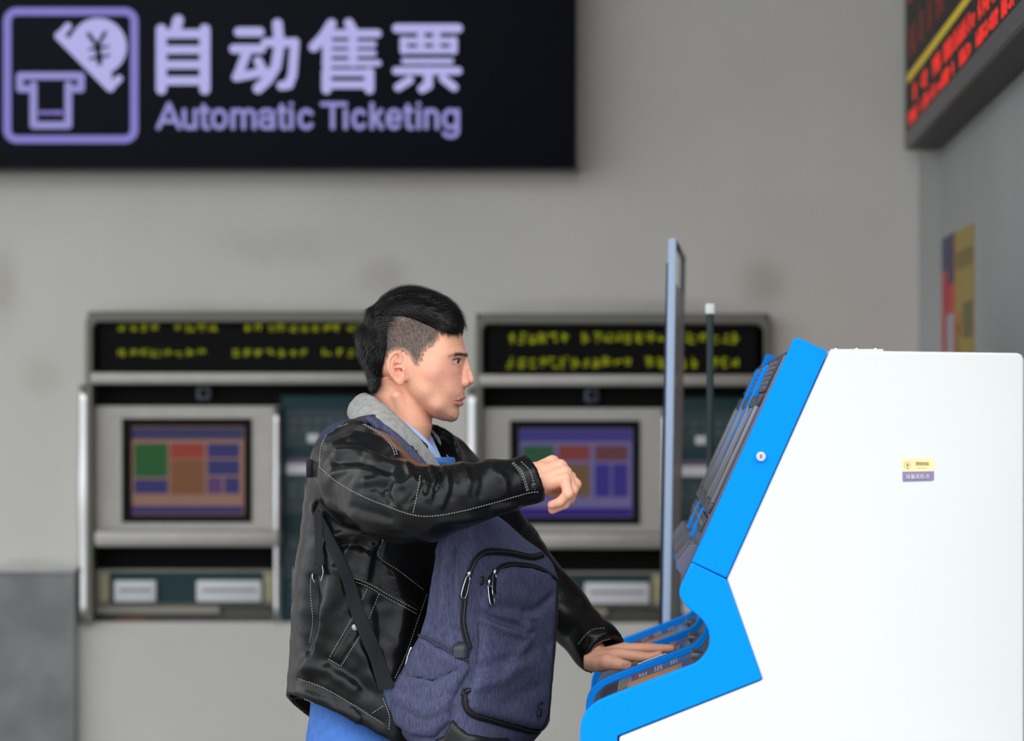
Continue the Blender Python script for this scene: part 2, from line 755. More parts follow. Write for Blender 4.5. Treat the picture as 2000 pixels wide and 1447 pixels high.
# stone dado at the foot of the back wall
a = P(-900, 1118, YW - 0.05)
b = P(147, 1118, YW - 0.05)
dado = box('trim_2', a[0], b[0], YW - 0.05, YW, 0, a[2], m_granite, kind='structure', bevel=0.004)
box('trim_3', a[0], b[0] + 0.003, YW - 0.06, YW, a[2], a[2] + 0.014, mat('dado_cap', srgb(196, 194, 196), 0.5), kind='structure', bevel=0.003)

# old marks on the paint above and beside the machines
m_stain = mat('wall_stain', srgb(150, 138, 122), 0.9, var=(9, 0.9, srgb(176, 170, 160)))


def stain(px, py, rx, ry, seed, col, strength):
    nm = 'stain_paint_%d' % seed
    m = bpy.data.materials.new(nm)
    m.use_nodes = True
    nt = m.node_tree
    bs = nt.nodes['Principled BSDF']
    bs.inputs['Base Color'].default_value = (*col, 1)
    bs.inputs['Roughness'].default_value = 0.9
    tc = nt.nodes.new('ShaderNodeTexCoord')
    no = nt.nodes.new('ShaderNodeTexNoise')
    no.inputs['Scale'].default_value = 7
    nt.links.new(tc.outputs['Object'], no.inputs['Vector'])
    at = nt.nodes.new('ShaderNodeAttribute')
    at.attribute_name = 'cover'
    mu = nt.nodes.new('ShaderNodeMath')
    mu.operation = 'MULTIPLY'
    mu.use_clamp = True
    nt.links.new(at.outputs['Fac'], mu.inputs[0])
    nt.links.new(no.outputs['Fac'], mu.inputs[1])
    m2 = nt.nodes.new('ShaderNodeMath')
    m2.operation = 'MULTIPLY'
    m2.inputs[1].default_value = strength * 0.38
    nt.links.new(mu.outputs[0], m2.inputs[0])
    nt.links.new(m2.outputs[0], bs.inputs['Alpha'])
    V, F, C = [], [], []
    for r in range(9):
        for t in range(32):
            an = 2 * math.pi * t / 32
            V.append(P(px + rx * r / 8 * math.cos(an), py + ry * r / 8 * math.sin(an), YW - 0.0012))
            C.append((1 - (r / 8) ** 2) ** 2)
    for r in range(8):
        for t in range(32):
            F.append((r * 32 + t, r * 32 + (t + 1) % 32, (r + 1) * 32 + (t + 1) % 32, (r + 1) * 32 + t))
    o = mesh_obj('wall_stain', np.array(V), F, m, BACKWALL, smooth=True, label='faded brown smudge on the paint')
    at_ = o.data.attributes.new('cover', 'FLOAT', 'POINT')
    at_.data.foreach_set('value', C)


BACKWALL = bpy.data.objects['wall_back']
WORLD_INV['wall_back'] = Matrix.Identity(4)
for i, (sx, sy, rx, ry, c, s) in enumerate([(745, 545, 70, 60, srgb(140, 122, 100), 0.8), (1490, 555, 70, 70, srgb(140, 122, 104), 0.8),
                                            (80, 740, 60, 55, srgb(178, 166, 120), 0.5), (1215, 600, 330, 26, srgb(120, 102, 84), 0.75),
                                            (460, 603, 320, 20, srgb(140, 125, 105), 0.55), (5, 570, 50, 120, srgb(150, 135, 118), 0.7),
                                            (80, 1100, 120, 18, srgb(150, 144, 112), 0.7), (560, 480, 200, 60, srgb(150, 146, 138), 0.4)]):
    stain(sx, sy, rx, ry, i, c, s)

# ------------------------------------------------------------------ hanging sign
YS = 4.44
sign = thing('direction_sign', 'long dark navy wall sign reading Automatic Ticketing with a ticket and coin pictogram', 'sign', (P(560, 327, YS)[0], YS, P(0, 327, YS)[2]))
m_navy = mat('sign_navy', srgb(13, 16, 26), 0.5, spec=0.1)
m_let = glow('sign_letter', (186, 184, 238), 0.86)
m_let2 = glow('sign_letter_rim', (140, 134, 212), 0.8)
m_let3 = glow('sign_letter_small', (160, 156, 222), 0.78)
a = P(-620, -330, YS)
b = P(1124, 327, YS)
box('panel', a[0], b[0], YS, YW, b[2], a[2], m_navy, sign, bevel=0.004)
bm = bmesh.new()
bm_box(bm, a[0], b[0] + 0.006, YS + 0.03, YW, b[2] - 0.008, b[2] - 0.0005)
bm_obj('edge_trim', bm, mat('sign_edge', srgb(60, 58, 60), 0.4, metal=0.5), sign)


def crop_chars(list_of_strokes, ox, oy, sc):
    polys = []
    for w, *pts in list_of_strokes:
        polys += stroke_poly([(ox + x / sc, oy + y / sc) for x, y in pts], 0.93 * w / sc)
    return polys


ZI = [[(70, (185, 62), (165, 130)), (70, (80, 120), (80, 490)), (70, (350, 120), (350, 490)), (60, (75, 147), (355, 147)), (56, (80, 245), (350, 245)), (56, (80, 338), (350, 338)), (58, (80, 437), (350, 437))],
      [(62, (560, 135), (690, 135)), (60, (530, 240), (700, 240)), (62, (610, 260), (555, 405)), (58, (545, 415), (700, 385)), (58, (680, 315), (735, 420)), (58, (725, 200), (905, 200)), (68, (800, 85), (812, 220), (790, 350), (740, 430), (680, 485)), (60, (908, 198), (893, 400), (870, 462), (825, 468))],
      [(66, (1135, 85), (1085, 165), (1025, 228)), (62, (1108, 150), (1108, 345)), (62, (1242, 80), (1270, 130)), (54, (1110, 145), (1420, 145)), (40, (1110, 211), (1395, 211)), (40, (1110, 267), (1395, 267)), (42, (1095, 328), (1425, 328)), (56, (1268, 140), (1268, 328)), (48, (1100, 388), (1375, 388)), (64, (1104, 385), (1104, 490)), (64, (1370, 385), (1370, 490)), (52, (1105, 462), (1370, 462))],
      [(60, (1540, 113), (1920, 113)), (42, (1590, 188), (1890, 188)), (42, (1590, 250), (1890, 250)), (50, (1582, 185), (1582, 252)), (50, (1893, 185), (1893, 252)), (48, (1690, 120), (1690, 250)), (48, (1788, 120), (1788, 250)), (38, (1585, 316), (1875, 316)), (52, (1535, 376), (1920, 376)), (60, (1735, 376), (1735, 465), (1698, 487)), (54, (1620, 432), (1548, 478)), (54, (1825, 422), (1895, 478))]]
for ch in ZI:
    flat_polys('character', crop_chars(ch, 290, 20, 3.1746), YS, 0.004, m_let, sign)
# pictogram
def ring(x0, y0, x1, y1, r, t, n=10):
    out = []
    def rr(x0, y0, x1, y1, r):
        p = []
        for cx, cy, a0 in ((x1 - r, y0 + r, -90), (x1 - r, y1 - r, 0), (x0 + r, y1 - r, 90), (x0 + r, y0 + r, 180)):
            for k in range(n + 1):
                an = math.radians(a0 + 90 * k / n)
                p.append((cx + r * math.cos(an), cy + r * math.sin(an)))
        return p
    A, B = rr(x0, y0, x1, y1, r), rr(x0 + t, y0 + t, x1 - t, y1 - t, r - t)
    for i in range(len(A)):
        j = (i + 1) % len(A)
        out.append([A[i], A[j], B[j], B[i]])
    return out
K = 4.824
flat_polys('icon_frame', [[(x / K, y / K) for x, y in q] for q in ring(32, 72, 1303, 1350, 130, 74)], YS, 0.004, m_let2, sign)
tick = crop_chars([(74, (190, 715), (762, 715)), (70, (188, 715), (188, 838), (262, 838)), (70, (765, 715), (765, 838), (700, 838)), (74, (316, 800), (316, 1180), (645, 1180), (645, 800))], 0, 0, K)
flat_polys('icon_ticket', tick, YS, 0.004, m_let3, sign)
flat_polys('icon_ticket_print', sum([crop_chars([(44, (x, 1062), (x + 14, 1062))], 0, 0, K) for x in (385, 445, 505, 560)], []), YS, 0.004, mat('sign_dim', (0.05, 0.03, 0.1), 0.6, emit=(srgb(84, 76, 132), 0.8)), sign)
coin = []
for k in range(40):
    t = math.radians(-152 + 214 * k / 39)
    coin.append(((925 + 268 * math.cos(t)) / K, (440 + 268 * math.sin(t)) / K))
coin += [(1060 / K, 800 / K), (640 / K, 380 / K)]
flat_polys('icon_coin', [coin] + crop_chars([(92, (560, 338), (1040, 822)), (72, (560, 338), (642, 248)), (72, (1040, 822), (1122, 742))], 0, 0, K), YS, 0.004, m_let, sign)
flat_polys('icon_yen', crop_chars([(44, (835, 322), (920, 440)), (40, (990, 308), (925, 430)), (58, (920, 430), (940, 590)), (30, (845, 466), (1015, 440)), (30, (850, 552), (1025, 522))], 0, 0, K), YS - 0.004, 0.002, m_navy, sign)


def text_mesh(name, body, px0, px1, pybase, yf, m, parent, bold=0.0, height_px=None, **k):
    cu = bpy.data.curves.new('txt', 'FONT')
    cu.body = body
    cu.size = 1.0
    cu.offset = bold
    cu.extrude = 0.004
    o = bpy.data.objects.new('txt', cu)
    COL.objects.link(o)
    bpy.context.view_layer.update()
    dg = bpy.context.evaluated_depsgraph_get()
    me = bpy.data.meshes.new_from_object(o.evaluated_get(dg))
    n = len(me.vertices)
    co = np.zeros(n * 3)
    me.vertices.foreach_get('co', co)
    co = co.reshape(-1, 3)
    F = [tuple(p.vertices) for p in me.polygons]
    bpy.data.objects.remove(o)
    bpy.data.curves.remove(cu)
    bpy.data.meshes.remove(me)
    x0, x1 = co[:, 0].min(), co[:, 0].max()
    A, B = P(px0, pybase, yf), P(px1, pybase, yf)
    s = (B[0] - A[0]) / (x1 - x0)
    sz = s if height_px is None else height_px * (yf - CAMY) / FPX / 0.72
    V = np.stack([A[0] + (co[:, 0] - x0) * s, np.full(n, yf) - 0.003 - co[:, 2] * 0.3, A[2] + co[:, 1] * sz], 1)
    return mesh_obj(name, V, F, m, parent, **k)


def arc(cx, cy, rx, ry, a0, a1, n=14):
    return [(cx + rx * math.cos(math.radians(a0 + (a1 - a0) * k / n)), cy + ry * math.sin(math.radians(a0 + (a1 - a0) * k / n))) for k in range(n + 1)]


BL, XH, CP = 728.0, 622.0, 582.0            # baseline, x-height, cap height of the crop


def letter(ch, x0, x1):
    m_ = (x0 + x1) / 2
    r = (x1 - x0) / 2
    cy = (BL + XH) / 2
    ry = (BL - XH) / 2
    if ch == 'A':
        return [[(x0, BL), (m_, CP), (x1, BL)], [(x0 + 0.22 * (x1 - x0), 688), (x1 - 0.22 * (x1 - x0), 688)]]
    if ch == 'u':
        return [[(x0, XH), (x0, 700)] + arc(m_, 700, r, BL - 700, 180, 0)[1:] + [(x1, XH)], [(x1, XH), (x1, BL)]]
    if ch == 't':
        return [[(m_ - 4, 592), (m_ - 4, 712)] + arc(m_ + 12, 712, 16, 16, 180, 90, 6)[1:] + [(x1, BL)], [(x0, XH), (x1, XH)]]
    if ch == 'o':
        return [arc(m_, cy, r, ry, 0, 360, 24)]
    if ch == 'm':
        q = (x1 - x0) / 4
        return [[(x0, XH), (x0, BL)], [(x0, 660)] + arc(x0 + q, 650, q, 650 - XH, 180, 360) + [(m_, BL)], [(m_, 660)] + arc(m_ + q, 650, q, 650 - XH, 180, 360) + [(x1, BL)]]
    if ch == 'n':
        return [[(x0, XH), (x0, BL)], [(x0, 660)] + arc(m_, 655, r, 655 - XH, 180, 360) + [(x1, BL)]]
    if ch == 'a':
        return [arc(m_, 645, r, 645 - XH, 190, 360) + [(x1, BL)], arc(m_, 698, r, BL - 698, 0, 360, 20)]
    if ch == 'i':
        return [[(m_, XH), (m_, BL)], [(m_, 582), (m_, 584)]]
    if ch == 'c':
        return [arc(m_, cy, r, ry, 320, 40, 20)]
    if ch == 'T':
        return [[(x0, CP), (x1, CP)], [(m_, CP), (m_, BL)]]
    if ch == 'k':
        return [[(x0, CP), (x0, BL)], [(x1 - 4, XH), (x0, 690)], [(x0 + 0.35 * (x1 - x0), 668), (x1, BL)]]
    if ch == 'e':
        return [[(x0, cy), (x1, cy)] + arc(m_, cy, r, ry, 360, 45, 20)[1:]]
    if ch == 'g':
        return [arc(m_, cy, r, ry, 0, 360, 22), [(x1, XH), (x1, 752)] + arc(m_, 752, r, 30, 0, 160, 10)]
    return []


for word in ([('A', 62, 192), ('u', 222, 290), ('t', 322, 372), ('o', 398, 480), ('m', 524, 656), ('a', 694, 772), ('t', 808, 852), ('i', 876, 896), ('c', 938, 1018)],
             [('T', 1078, 1206), ('i', 1204, 1240), ('c', 1272, 1344), ('k', 1386, 1446), ('e', 1484, 1562), ('t', 1590, 1634), ('i', 1662, 1688), ('n', 1722, 1790), ('g', 1832, 1916)]):
    for ch, x0, x1 in word:
        flat_polys('letter', crop_chars([tuple([29] + st) for st in letter(ch, x0, x1)], 290, 20, 3.1746), YS, 0.004, m_let3, sign)

# ------------------------------------------------------------------ ticket machines set in the back wall
m_alu = mat('machine_aluminium', srgb(172, 168, 162), 0.42, metal=0.35, var=(20, 0.08))
m_alud = mat('machine_frame', srgb(104, 102, 94), 0.45, metal=0.4)
m_black = mat('machine_black', srgb(14, 12, 11), 0.6, spec=0.12)
m_blackg = mat('led_board_black', srgb(8, 8, 7), 0.5, spec=0.08)
m_teal = mat('machine_teal', srgb(36, 62, 68), 0.6, spec=0.2)
m_teal2 = mat('machine_teal_light', srgb(58, 84, 90), 0.5)
m_white = mat('machine_white', srgb(214, 214, 218), 0.5)
m_beige = mat('machine_beige', srgb(148, 142, 130), 0.55)
m_chrome = mat('chrome', srgb(205, 205, 205), 0.22, metal=1.0)
m_led = glow('led_yellow_green', (126, 132, 14), 1.0)
m_cam = mat('camera_grey', srgb(84, 98, 112), 0.3)
m_rust = mat('tray_rust', srgb(128, 88, 58), 0.7)


def glyph_rows(seed, x0, x1, y0, y1, n, yf, m, parent, name='led_text', gaps=()):
    """one row of dot-matrix characters, too soft in the photo to be read: short bars"""
    r = random.Random(seed)
    acc = Acc()
    w = (x1 - x0) / n
    for i in range(n):
        if i in gaps:
            continue
        for k in range(r.randint(4, 6)):
            cx = x0 + w * (i + r.uniform(0.12, 0.7))
            cy = y0 + (y1 - y0) * r.uniform(0.0, 0.85)
            if r.random() < 0.55:
                q = (cx, cy, min(cx + w * r.uniform(0.35, 0.6), x0 + w * (i + 0.94)), cy + (y1 - y0) * 0.14)
            else:
                q = (cx, y0 + (y1 - y0) * r.uniform(0, .3), cx + w * 0.12, y0 + (y1 - y0) * r.uniform(.6, 1))
            a, b = P(q[0], q[1], yf), P(q[2], q[3], yf)
            acc.box(a[0], b[0], yf - 0.001, yf, b[2], a[2])
    return acc.obj(name, m, parent, kind='stuff')


def machine(dx, dy, label, tiles, screen_bg, seeds, scr_top, scr_bot, ledrows):
    yo = YW - 0.025
    X = lambda v: v + dx
    Yp = lambda v: v + dy
    root = thing('ticket_machine', label, 'ticket machine', (P(X(458), 0, YW)[0], YW, P(0, Yp(1215), YW)[2]), 'ticket machines set in the back wall')

    def pb(name, x0, y0, x1, y1, yf, th, m, par=root, bev=0.0, **k):
        return pbox(name, X(x0), Yp(y0), X(x1), Yp(y1), yf, th, m, par, bev, **k)
    # surround: header with rounded corners, posts
    out = []
    for cx, cy, a0 in ((725, 629, -90),):
        pass
    outer = [(172, 1215), (172, 632)] + [(194 - 22 * math.cos(math.radians(t)), 631 - 22 * math.sin(math.radians(t))) for t in (15, 30, 45, 60, 75, 90)] + \
            [(723 + 22 * math.sin(math.radians(t)), 631 - 22 * math.cos(math.radians(t))) for t in (0, 15, 30, 45, 60, 75, 90)] + [(745, 1215), (733, 1215), (733, 640), (720, 630), (194, 630), (186, 640), (186, 1215)]
    pprism('surround', [(X(a_), Yp(b_)) for a_, b_ in outer], YW, YW - 0.055, YW + 0.05, m_alud, root, bevel=0.004)
    pb('backing', 174, 612, 743, 1213, YW + 0.14, 0.06, m_black)
    hd = pb('led_board', 194, 630, 720, 723, YW - 0.01, 0.14, m_blackg)
    for sd, (ra, rb), (rx0, rx1), g in ledrows:
        glyph_rows(sd, X(rx0), X(rx1), Yp(ra), Yp(rb), 22, YW - 0.0105, m_led, hd, gaps=g)
    pb('lintel', 176, 727, 742, 750, YW - 0.06, 0.19, m_alu, bev=0.006)
    cb = pb('dark_recess', 188, 752, 733, 792, YW + 0.07, 0.06, m_black)  # black plate set back under the lintel
    cm = pb('camera', 384, 753, 411, 781, YW + 0.03, 0.04, m_cam, bev=0.004)
    bm = bmesh.new()
    c = P(X(397), Yp(768), YW + 0.03)
    bmesh.ops.create_cone(bm, cap_ends=True, segments=20, radius1=0.012, radius2=0.010, depth=0.01, matrix=Matrix.Translation((c[0], YW + 0.026, c[2])) @ Matrix.Rotation(math.radians(90), 4, 'X'))
    bm_obj('lens', bm, m_blackg, cm)
    # monitor panel with an opening
    def frame(name, o_, i_, yf, yb, m):
        V, F = [], []
        for yy in (yf, yb):
            for (x0, y0, x1, y1) in (o_, i_):
                a, b = P(X(x0), Yp(y0), YW), P(X(x1), Yp(y1), YW)
                V += [(a[0], yy, a[2]), (b[0], yy, a[2]), (b[0], yy, b[2]), (a[0], yy, b[2])]
        for k in range(4):
            j = (k + 1) % 4
            F += [(k, j, 4 + j, 4 + k), (8 + k, 12 + k, 12 + j, 8 + j), (k, 8 + k, 8 + j, j), (4 + k, 4 + j, 12 + j, 12 + k)]
        return mesh_obj(name, V, F, m, root)
    frame('monitor_panel', (186, 793, 545, 1036), (238, 817, 492, 1020), YW + 0.005, YW + 0.12, m_alu)
    mon = frame('monitor_bezel', (238, 817, 492, 1020), (256, 833, 477, 1006), YW, YW + 0.06, m_black)
    ys = YW + 0.02
    pb('screen', 256, 833, 477, 1006, ys, 0.03, screen_bg, mon)
    for (x0, y0, x1, y1, m) in tiles:
        pb('screen_tile', x0, y0, x1, y1, ys - 0.001, 0.001, m, mon)
    pb('screen_title_bar', 258, 835, 475, 858, ys - 0.001, 0.001, scr_top, mon)
    pb('screen_footer', 258, 988, 475, 1004, ys - 0.001, 0.001, scr_bot, mon)
    # ledge, slot, lower panel
    pb('ledge', 184, 1036, 546, 1068, YW - 0.07, 0.2, m_alu, bev=0.008)
    pb('dark_slot', 186, 1070, 535, 1110, YW + 0.09, 0.04, m_black)
    lp = pb('lower_panel', 186, 1112, 545, 1182, YW + 0.02, 0.1, m_beige, bev=0.003)
    pb('slot_plate', 214, 1117, 513, 1178, YW + 0.012, 0.008, m_teal, lp)
    for (x0, x1) in ((222, 305), (383, 511)):
        sl = pb('ticket_slot', x0, 1133, x1, 1176, YW - 0.004, 0.016, m_white, lp, bev=0.006)
        pb('slot_mouth', x0 + 12, 1150, x1 - 10, 1155, YW - 0.006, 0.003, mat('slot_grey', srgb(120, 122, 126), 0.5), lp)
    for (x0, x1) in ((196, 212), (516, 533)):
        pb('indicator_plate', x0, 1122, x1, 1172, YW + 0.014, 0.006, mat('indicator_cream', srgb(170, 164, 128), 0.6), lp)
    pb('tray', 186, 1182, 545, 1214, YW + 0.05, 0.07, mat('tray_dark', srgb(84, 82, 78), 0.5), bev=0.002)
    pb('tray_lip', 186, 1184, 428, 1198, YW + 0.02, 0.05, m_beige)
    pb('tray_patch', 226, 1204, 284, 1213, YW + 0.045, 0.006, m_rust)
    # instruction panel
    tp = pb('instruction_panel', 549, 772, 733, 1214, YW + 0.03, 0.09, m_teal, bev=0.002)
    for (x0, y0, x1, y1) in ((556, 800, 728, 872), (556, 930, 728, 1003), (556, 1044, 728, 1130)):
        pb('instruction_block', x0, y0, x1, y1, YW + 0.029, 0.001, mat('machine_teal_dark', srgb(28, 50, 56), 0.5), tp)
    pb('white_strip', 560, 906, 728, 926, YW + 0.026, 0.004, m_white, tp)
    pb('white_strip', 575, 1110, 640, 1196, YW + 0.022, 0.008, m_white, tp)
    pb('purple_strip', 560, 896, 728, 904, YW + 0.027, 0.003, mat('strip_purple', srgb(110, 84, 120), 0.5), tp)
    for q, (x, y) in enumerate(((612, 856), (612, 984))):
        pb('button', x - 12, y - 9, x + 12, y + 9, YW + 0.018, 0.012, m_white, tp, 0.005)
    r = random.Random(seeds)
    for (yy, n) in ((818, 6), (836, 5), (944, 4), (960, 5), (1058, 3), (1140, 6), (1160, 6), (1178, 5)):
        acc = Acc()
        for k in range(n):
            x = 566 + k * 24
            a, b = P(X(x), Yp(yy), YW + 0.028), P(X(x + r.uniform(10, 18)), Yp(yy + 9), YW + 0.028)
            acc.box(a[0], b[0], YW + 0.027, YW + 0.0285, b[2], a[2])
        acc.obj('printed_line', m_teal2, tp, kind='stuff')
    # chrome posts
    for (x, r0, y0) in ((167, 0.020, 752), (541, 0.010, 795)):
        zt, zb = P(0, Yp(y0), YW)[2], P(0, Yp(1214), YW)[2]
        cx = P(X(x), 0, YW - 0.03)[0]
        yy = YW - 0.03
        zz = np.linspace(zb, zt, 16)
        tube('chrome_post', [(cx, yy, z) for z in zz], [r0 * (1 + 0.25 * math.exp(-((z - (zb + zt) / 2 - 0.02) / 0.10) ** 2)) for z in zz], m_chrome, root, n=16)
    return root


def scr(rgb, s=0.8):
    return glow('screen_%d_%d_%d' % rgb, rgb, s * 0.85)


gA, rA, bA, oA, pA = scr((46, 92, 56)), scr((146, 66, 58)), scr((58, 60, 108)), scr((124, 84, 62)), scr((92, 68, 110))
machine(0, 0, 'ticket machine with a tan coloured screen, set in the wall under the pictogram', [
    (262, 866, 328, 932, gA), (332, 866, 400, 895, rA), (405, 866, 468, 894, bA), (405, 898, 468, 928, bA), (332, 898, 400, 966, oA),
    (262, 936, 328, 964, bA), (405, 932, 434, 964, pA), (438, 932, 468, 964, bA)], scr((146, 112, 100)), 3,
    scr((62, 62, 96)), scr((66, 58, 104)),
    [(11, (633, 648), (225, 715), (4, 9, 10)), (12, (681, 697), (225, 715), (8, 9, 17))])
g2, r2, b2, o2, v2 = scr((48, 84, 62)), scr((124, 62, 56)), scr((58, 50, 126)), scr((106, 84, 60)), scr((86, 60, 120))
machine(758, 4, 'ticket machine with a purple coloured screen, behind the blue kiosk', [
    (262, 866, 324, 934, g2), (332, 866, 394, 895, r2), (404, 866, 468, 896, scr((98, 62, 66))), (404, 902, 434, 966, b2), (438, 902, 468, 966, b2),
    (332, 902, 394, 966, o2), (262, 938, 324, 966, v2)], scr((104, 98, 142)), 5,
    scr((66, 58, 122)), scr((50, 34, 118)),
    [(21, (645, 668), (228, 688), (6,)), (22, (692, 716), (228, 688), (12, 18))])

# ------------------------------------------------------------------ LED board on the side wall
XF = 0.713
led = thing('led_display', 'long LED display board with red text, fixed high on the side wall', 'display', (XR, 2.0, 2.25))
ye, yn = YW - 0.05, -0.8
zb = 2.252
m_cas = mat('led_casing', srgb(48, 47, 47), 0.5, spec=0.2)
acc = Acc()
acc.box(XF + 0.012, XR, yn, ye, zb, 3.3)
acc.obj('casing', m_cas, led)
acc = Acc()
acc.box(XF, XF + 0.012, yn, ye, zb, zb + 0.045)
acc.box(XF, XF + 0.012, ye - 0.06, ye, zb + 0.045, 3.3)
acc.obj('casing_frame', mat('led_frame', srgb(74, 72, 74), 0.4), led)
box('screen', XF + 0.004, XF + 0.012, yn, ye - 0.06, zb + 0.045, 3.3, mat('led_face', srgb(44, 40, 36), 0.6, spec=0.2), led)
m_red = glow('led_red', (238, 52, 44), 1.0)
m_redd = glow('led_red_dim', (110, 46, 42), 0.9)
m_yel = glow('led_yellow', (176, 154, 48), 0.9)


def led_row(name, z0, z1, m, seed, pitch, fill):
    r = random.Random(seed)
    acc = Acc()
    y = ye - 0.16
    while y > yn + 0.1:
        if r.random() < fill:
            for k in range(4):
                a = y - r.uniform(0, pitch * 0.6)
                h0 = z0 + (z1 - z0) * r.uniform(0, 0.75)
                if r.random() < 0.6:
                    acc.box(XF + 0.002, XF + 0.0042, a - pitch * 0.35, a, h0, h0 + (z1 - z0) * 0.2)
                else:
                    acc.box(XF + 0.002, XF + 0.0042, a - pitch * 0.12, a, z0, z1)
        y -= pitch
    acc.obj(name, m, led, kind='stuff')


led_row('text_row', 2.31, 2.345, m_red, 1, 0.085, 0.75)
led_row('text_row', 2.365, 2.41, m_red, 2, 0.11, 0.8)
acc = Acc()
acc.box(XF + 0.002, XF + 0.0042, yn + 0.1, ye - 0.09, 2.436, 2.456)
acc.obj('divider_line', m_yel, led)
led_row('text_row', 2.50, 2.58, m_redd, 3, 0.16, 0.6)
led_row('text_row', 2.66, 2.71, m_red, 4, 0.10, 0.6)

# ------------------------------------------------------------------ posters on the side wall
def poster(label, y0, y1, ztop, zbot, base, patches):
    root = thing('poster', label, 'poster', (XR - 0.002, (y0 + y1) / 2, zbot))
    box('sheet', XR - 0.003, XR - 0.0004, y0, y1, zbot, ztop, base, root)
    for (a, b, t0, t1, m) in patches:
        box('printed_block', XR - 0.0042, XR - 0.003, y1 - (y1 - y0) * b, y1 - (y1 - y0) * a, ztop - (ztop - zbot) * t1, ztop - (ztop - zbot) * t0, m, root)


q = lambda *c: mat('ink_%d_%d_%d' % c, srgb(*c), 0.6)
poster('narrow red poster with a navy heading, pinned in the wall corner', 3.95, 4.43, 1.99, 0.95, q(196, 52, 52),
       [(0.02, 0.98, 0.0, 0.09, q(64, 62, 92)), (0.45, 0.98, 0.09, 0.13, q(64, 62, 92)), (0.42, 0.95, 0.21, 0.40, q(168, 160, 170)), (0.3, 0.4, 0.12, 0.38, q(104, 50, 66)), (0.42, 0.95, 0.42, 0.45, q(64, 60, 100)), (0.42, 0.95, 0.53, 0.60, q(168, 160, 170)), (0.2, 0.8, 0.7, 0.9, q(168, 160, 170))])
poster('yellow poster with dark printing, beside the red one', 3.27, 3.94, 1.985, 0.95, q(158, 136, 62),
       [(0.08, 0.95, 0.055, 0.10, q(122, 104, 50)), (0.2, 0.32, 0.21, 0.27, q(176, 84, 56)), (0.48, 0.95, 0.19, 0.28, q(104, 98, 62)), (0.12, 0.28, 0.31, 0.37, q(120, 72, 62)), (0.55, 0.9, 0.32, 0.37, q(110, 106, 84)), (0.1, 0.25, 0.24, 0.5, q(140, 118, 56)), (0.4, 0.9, 0.6, 0.8, q(120, 106, 60))])

# ------------------------------------------------------------------ partition and slim post behind the kiosk
pt = thing('partition_screen', 'tall narrow partition with a pale blue metal post and dark panel, behind the kiosk', 'partition', (P(1305, 0, 1.5)[0], 2.0, 0))
A0, A1 = P(1313.5, 466, 1.5), P(1302, 1215, 1.5)
B0, B1 = P(1334, 500, 2.6), P(1323, 1180, 2.6)
ext = lambda a, b: a + (b - a) * ((a[2] - 0.03) / (a[2] - b[2]))
A2, B2 = ext(A0, A1), ext(B0, B1)
m_rail = mat('rail_blue', srgb(186, 206, 236), 0.4)
m_raild = mat('rail_dark', srgb(58, 64, 74), 0.4)


def post(name, a, b, w, d, m, par, dxo=0.0):
    bm = bmesh.new()
    vs = []
    for p in (b, a):
        vs.append([bm.verts.new((p[0] + sx * w / 2 + dxo, p[1] + sy * d / 2, p[2])) for sx, sy in ((-1, -1), (1, -1), (1, 1), (-1, 1))])
    bm.faces.new(vs[0])
    bm.faces.new(vs[1])
    for i in range(4):
        bm.faces.new((vs[0][i], vs[0][(i + 1) % 4], vs[1][(i + 1) % 4], vs[1][i]))
    bmesh.ops.recalc_face_normals(bm, faces=bm.faces)
    bmesh.ops.bevel(bm, geom=list(bm.edges), offset=0.002, segments=2, affect='EDGES')
    return bm_obj(name, bm, m, par, angle=40)


post('near_post', A0, A2, 0.0165, 0.02, m_rail, pt)
post('post_backing', A0 + np.array([-0.003, 0.02, -0.05]), A2 + np.array([-0.012, 0.02, 0]), 0.02, 0.015, mat('rail_navy', srgb(32, 36, 52), 0.4), pt)
post('far_post', B0, B2, 0.012, 0.02, m_raild, pt)
tube('top_rail', [A0 + (0.004, 0, -0.006), B0 + (0, 0, -0.004)], 0.006, m_raild, pt, n=10)
f = lambda p, q, py: p + (q - p) * ((p[2] - py) / (p[2] - q[2]))
zt, zl = 1.775, 0.25
c = [f(A0, A2, zt), f(B0, B2, zt), f(B0, B2, zl), f(A0, A2, zl)]
V = np.array(c + [p + np.array([0.006, 0, 0]) for p in c])
mesh_obj('panel', V, [(0, 1, 2, 3), (7, 6, 5, 4), (0, 4, 5, 1), (1, 5, 6, 2), (2, 6, 7, 3), (3, 7, 4, 0)], mat('panel_smoke', srgb(74, 70, 78), 0.25, alpha=0.72), pt)
for p in (A2, B2):
    box('foot', p[0] - 0.03, p[0] + 0.03, p[1] - 0.14, p[1] + 0.14, 0.0, 0.032, m_raild, pt, bevel=0.004)

gp = thing('slim_post', 'slim dark green post with a white cap, standing behind the kiosk', 'post', (P(1387, 0, 1.45)[0], 1.45, 0))
g0 = P(1387, 606, 1.45)
box('glass_fin', g0[0] - 0.0074, g0[0] + 0.0074, 1.44, 1.50, 0.02, g0[2], mat('fin_green', srgb(30, 48, 48), 0.3, spec=0.2), gp, bevel=0.0015)
box('cap', g0[0] - 0.0095, g0[0] + 0.0095, 1.435, 1.505, g0[2] - 0.008, g0[2] + 0.014, mat('cap_white', (0.9, 0.9, 0.88), 0.5), gp, bevel=0.002)
box('base_plate', g0[0] - 0.08, g0[0] + 0.08, 1.40, 1.56, 0, 0.022, m_raild, gp, bevel=0.004)

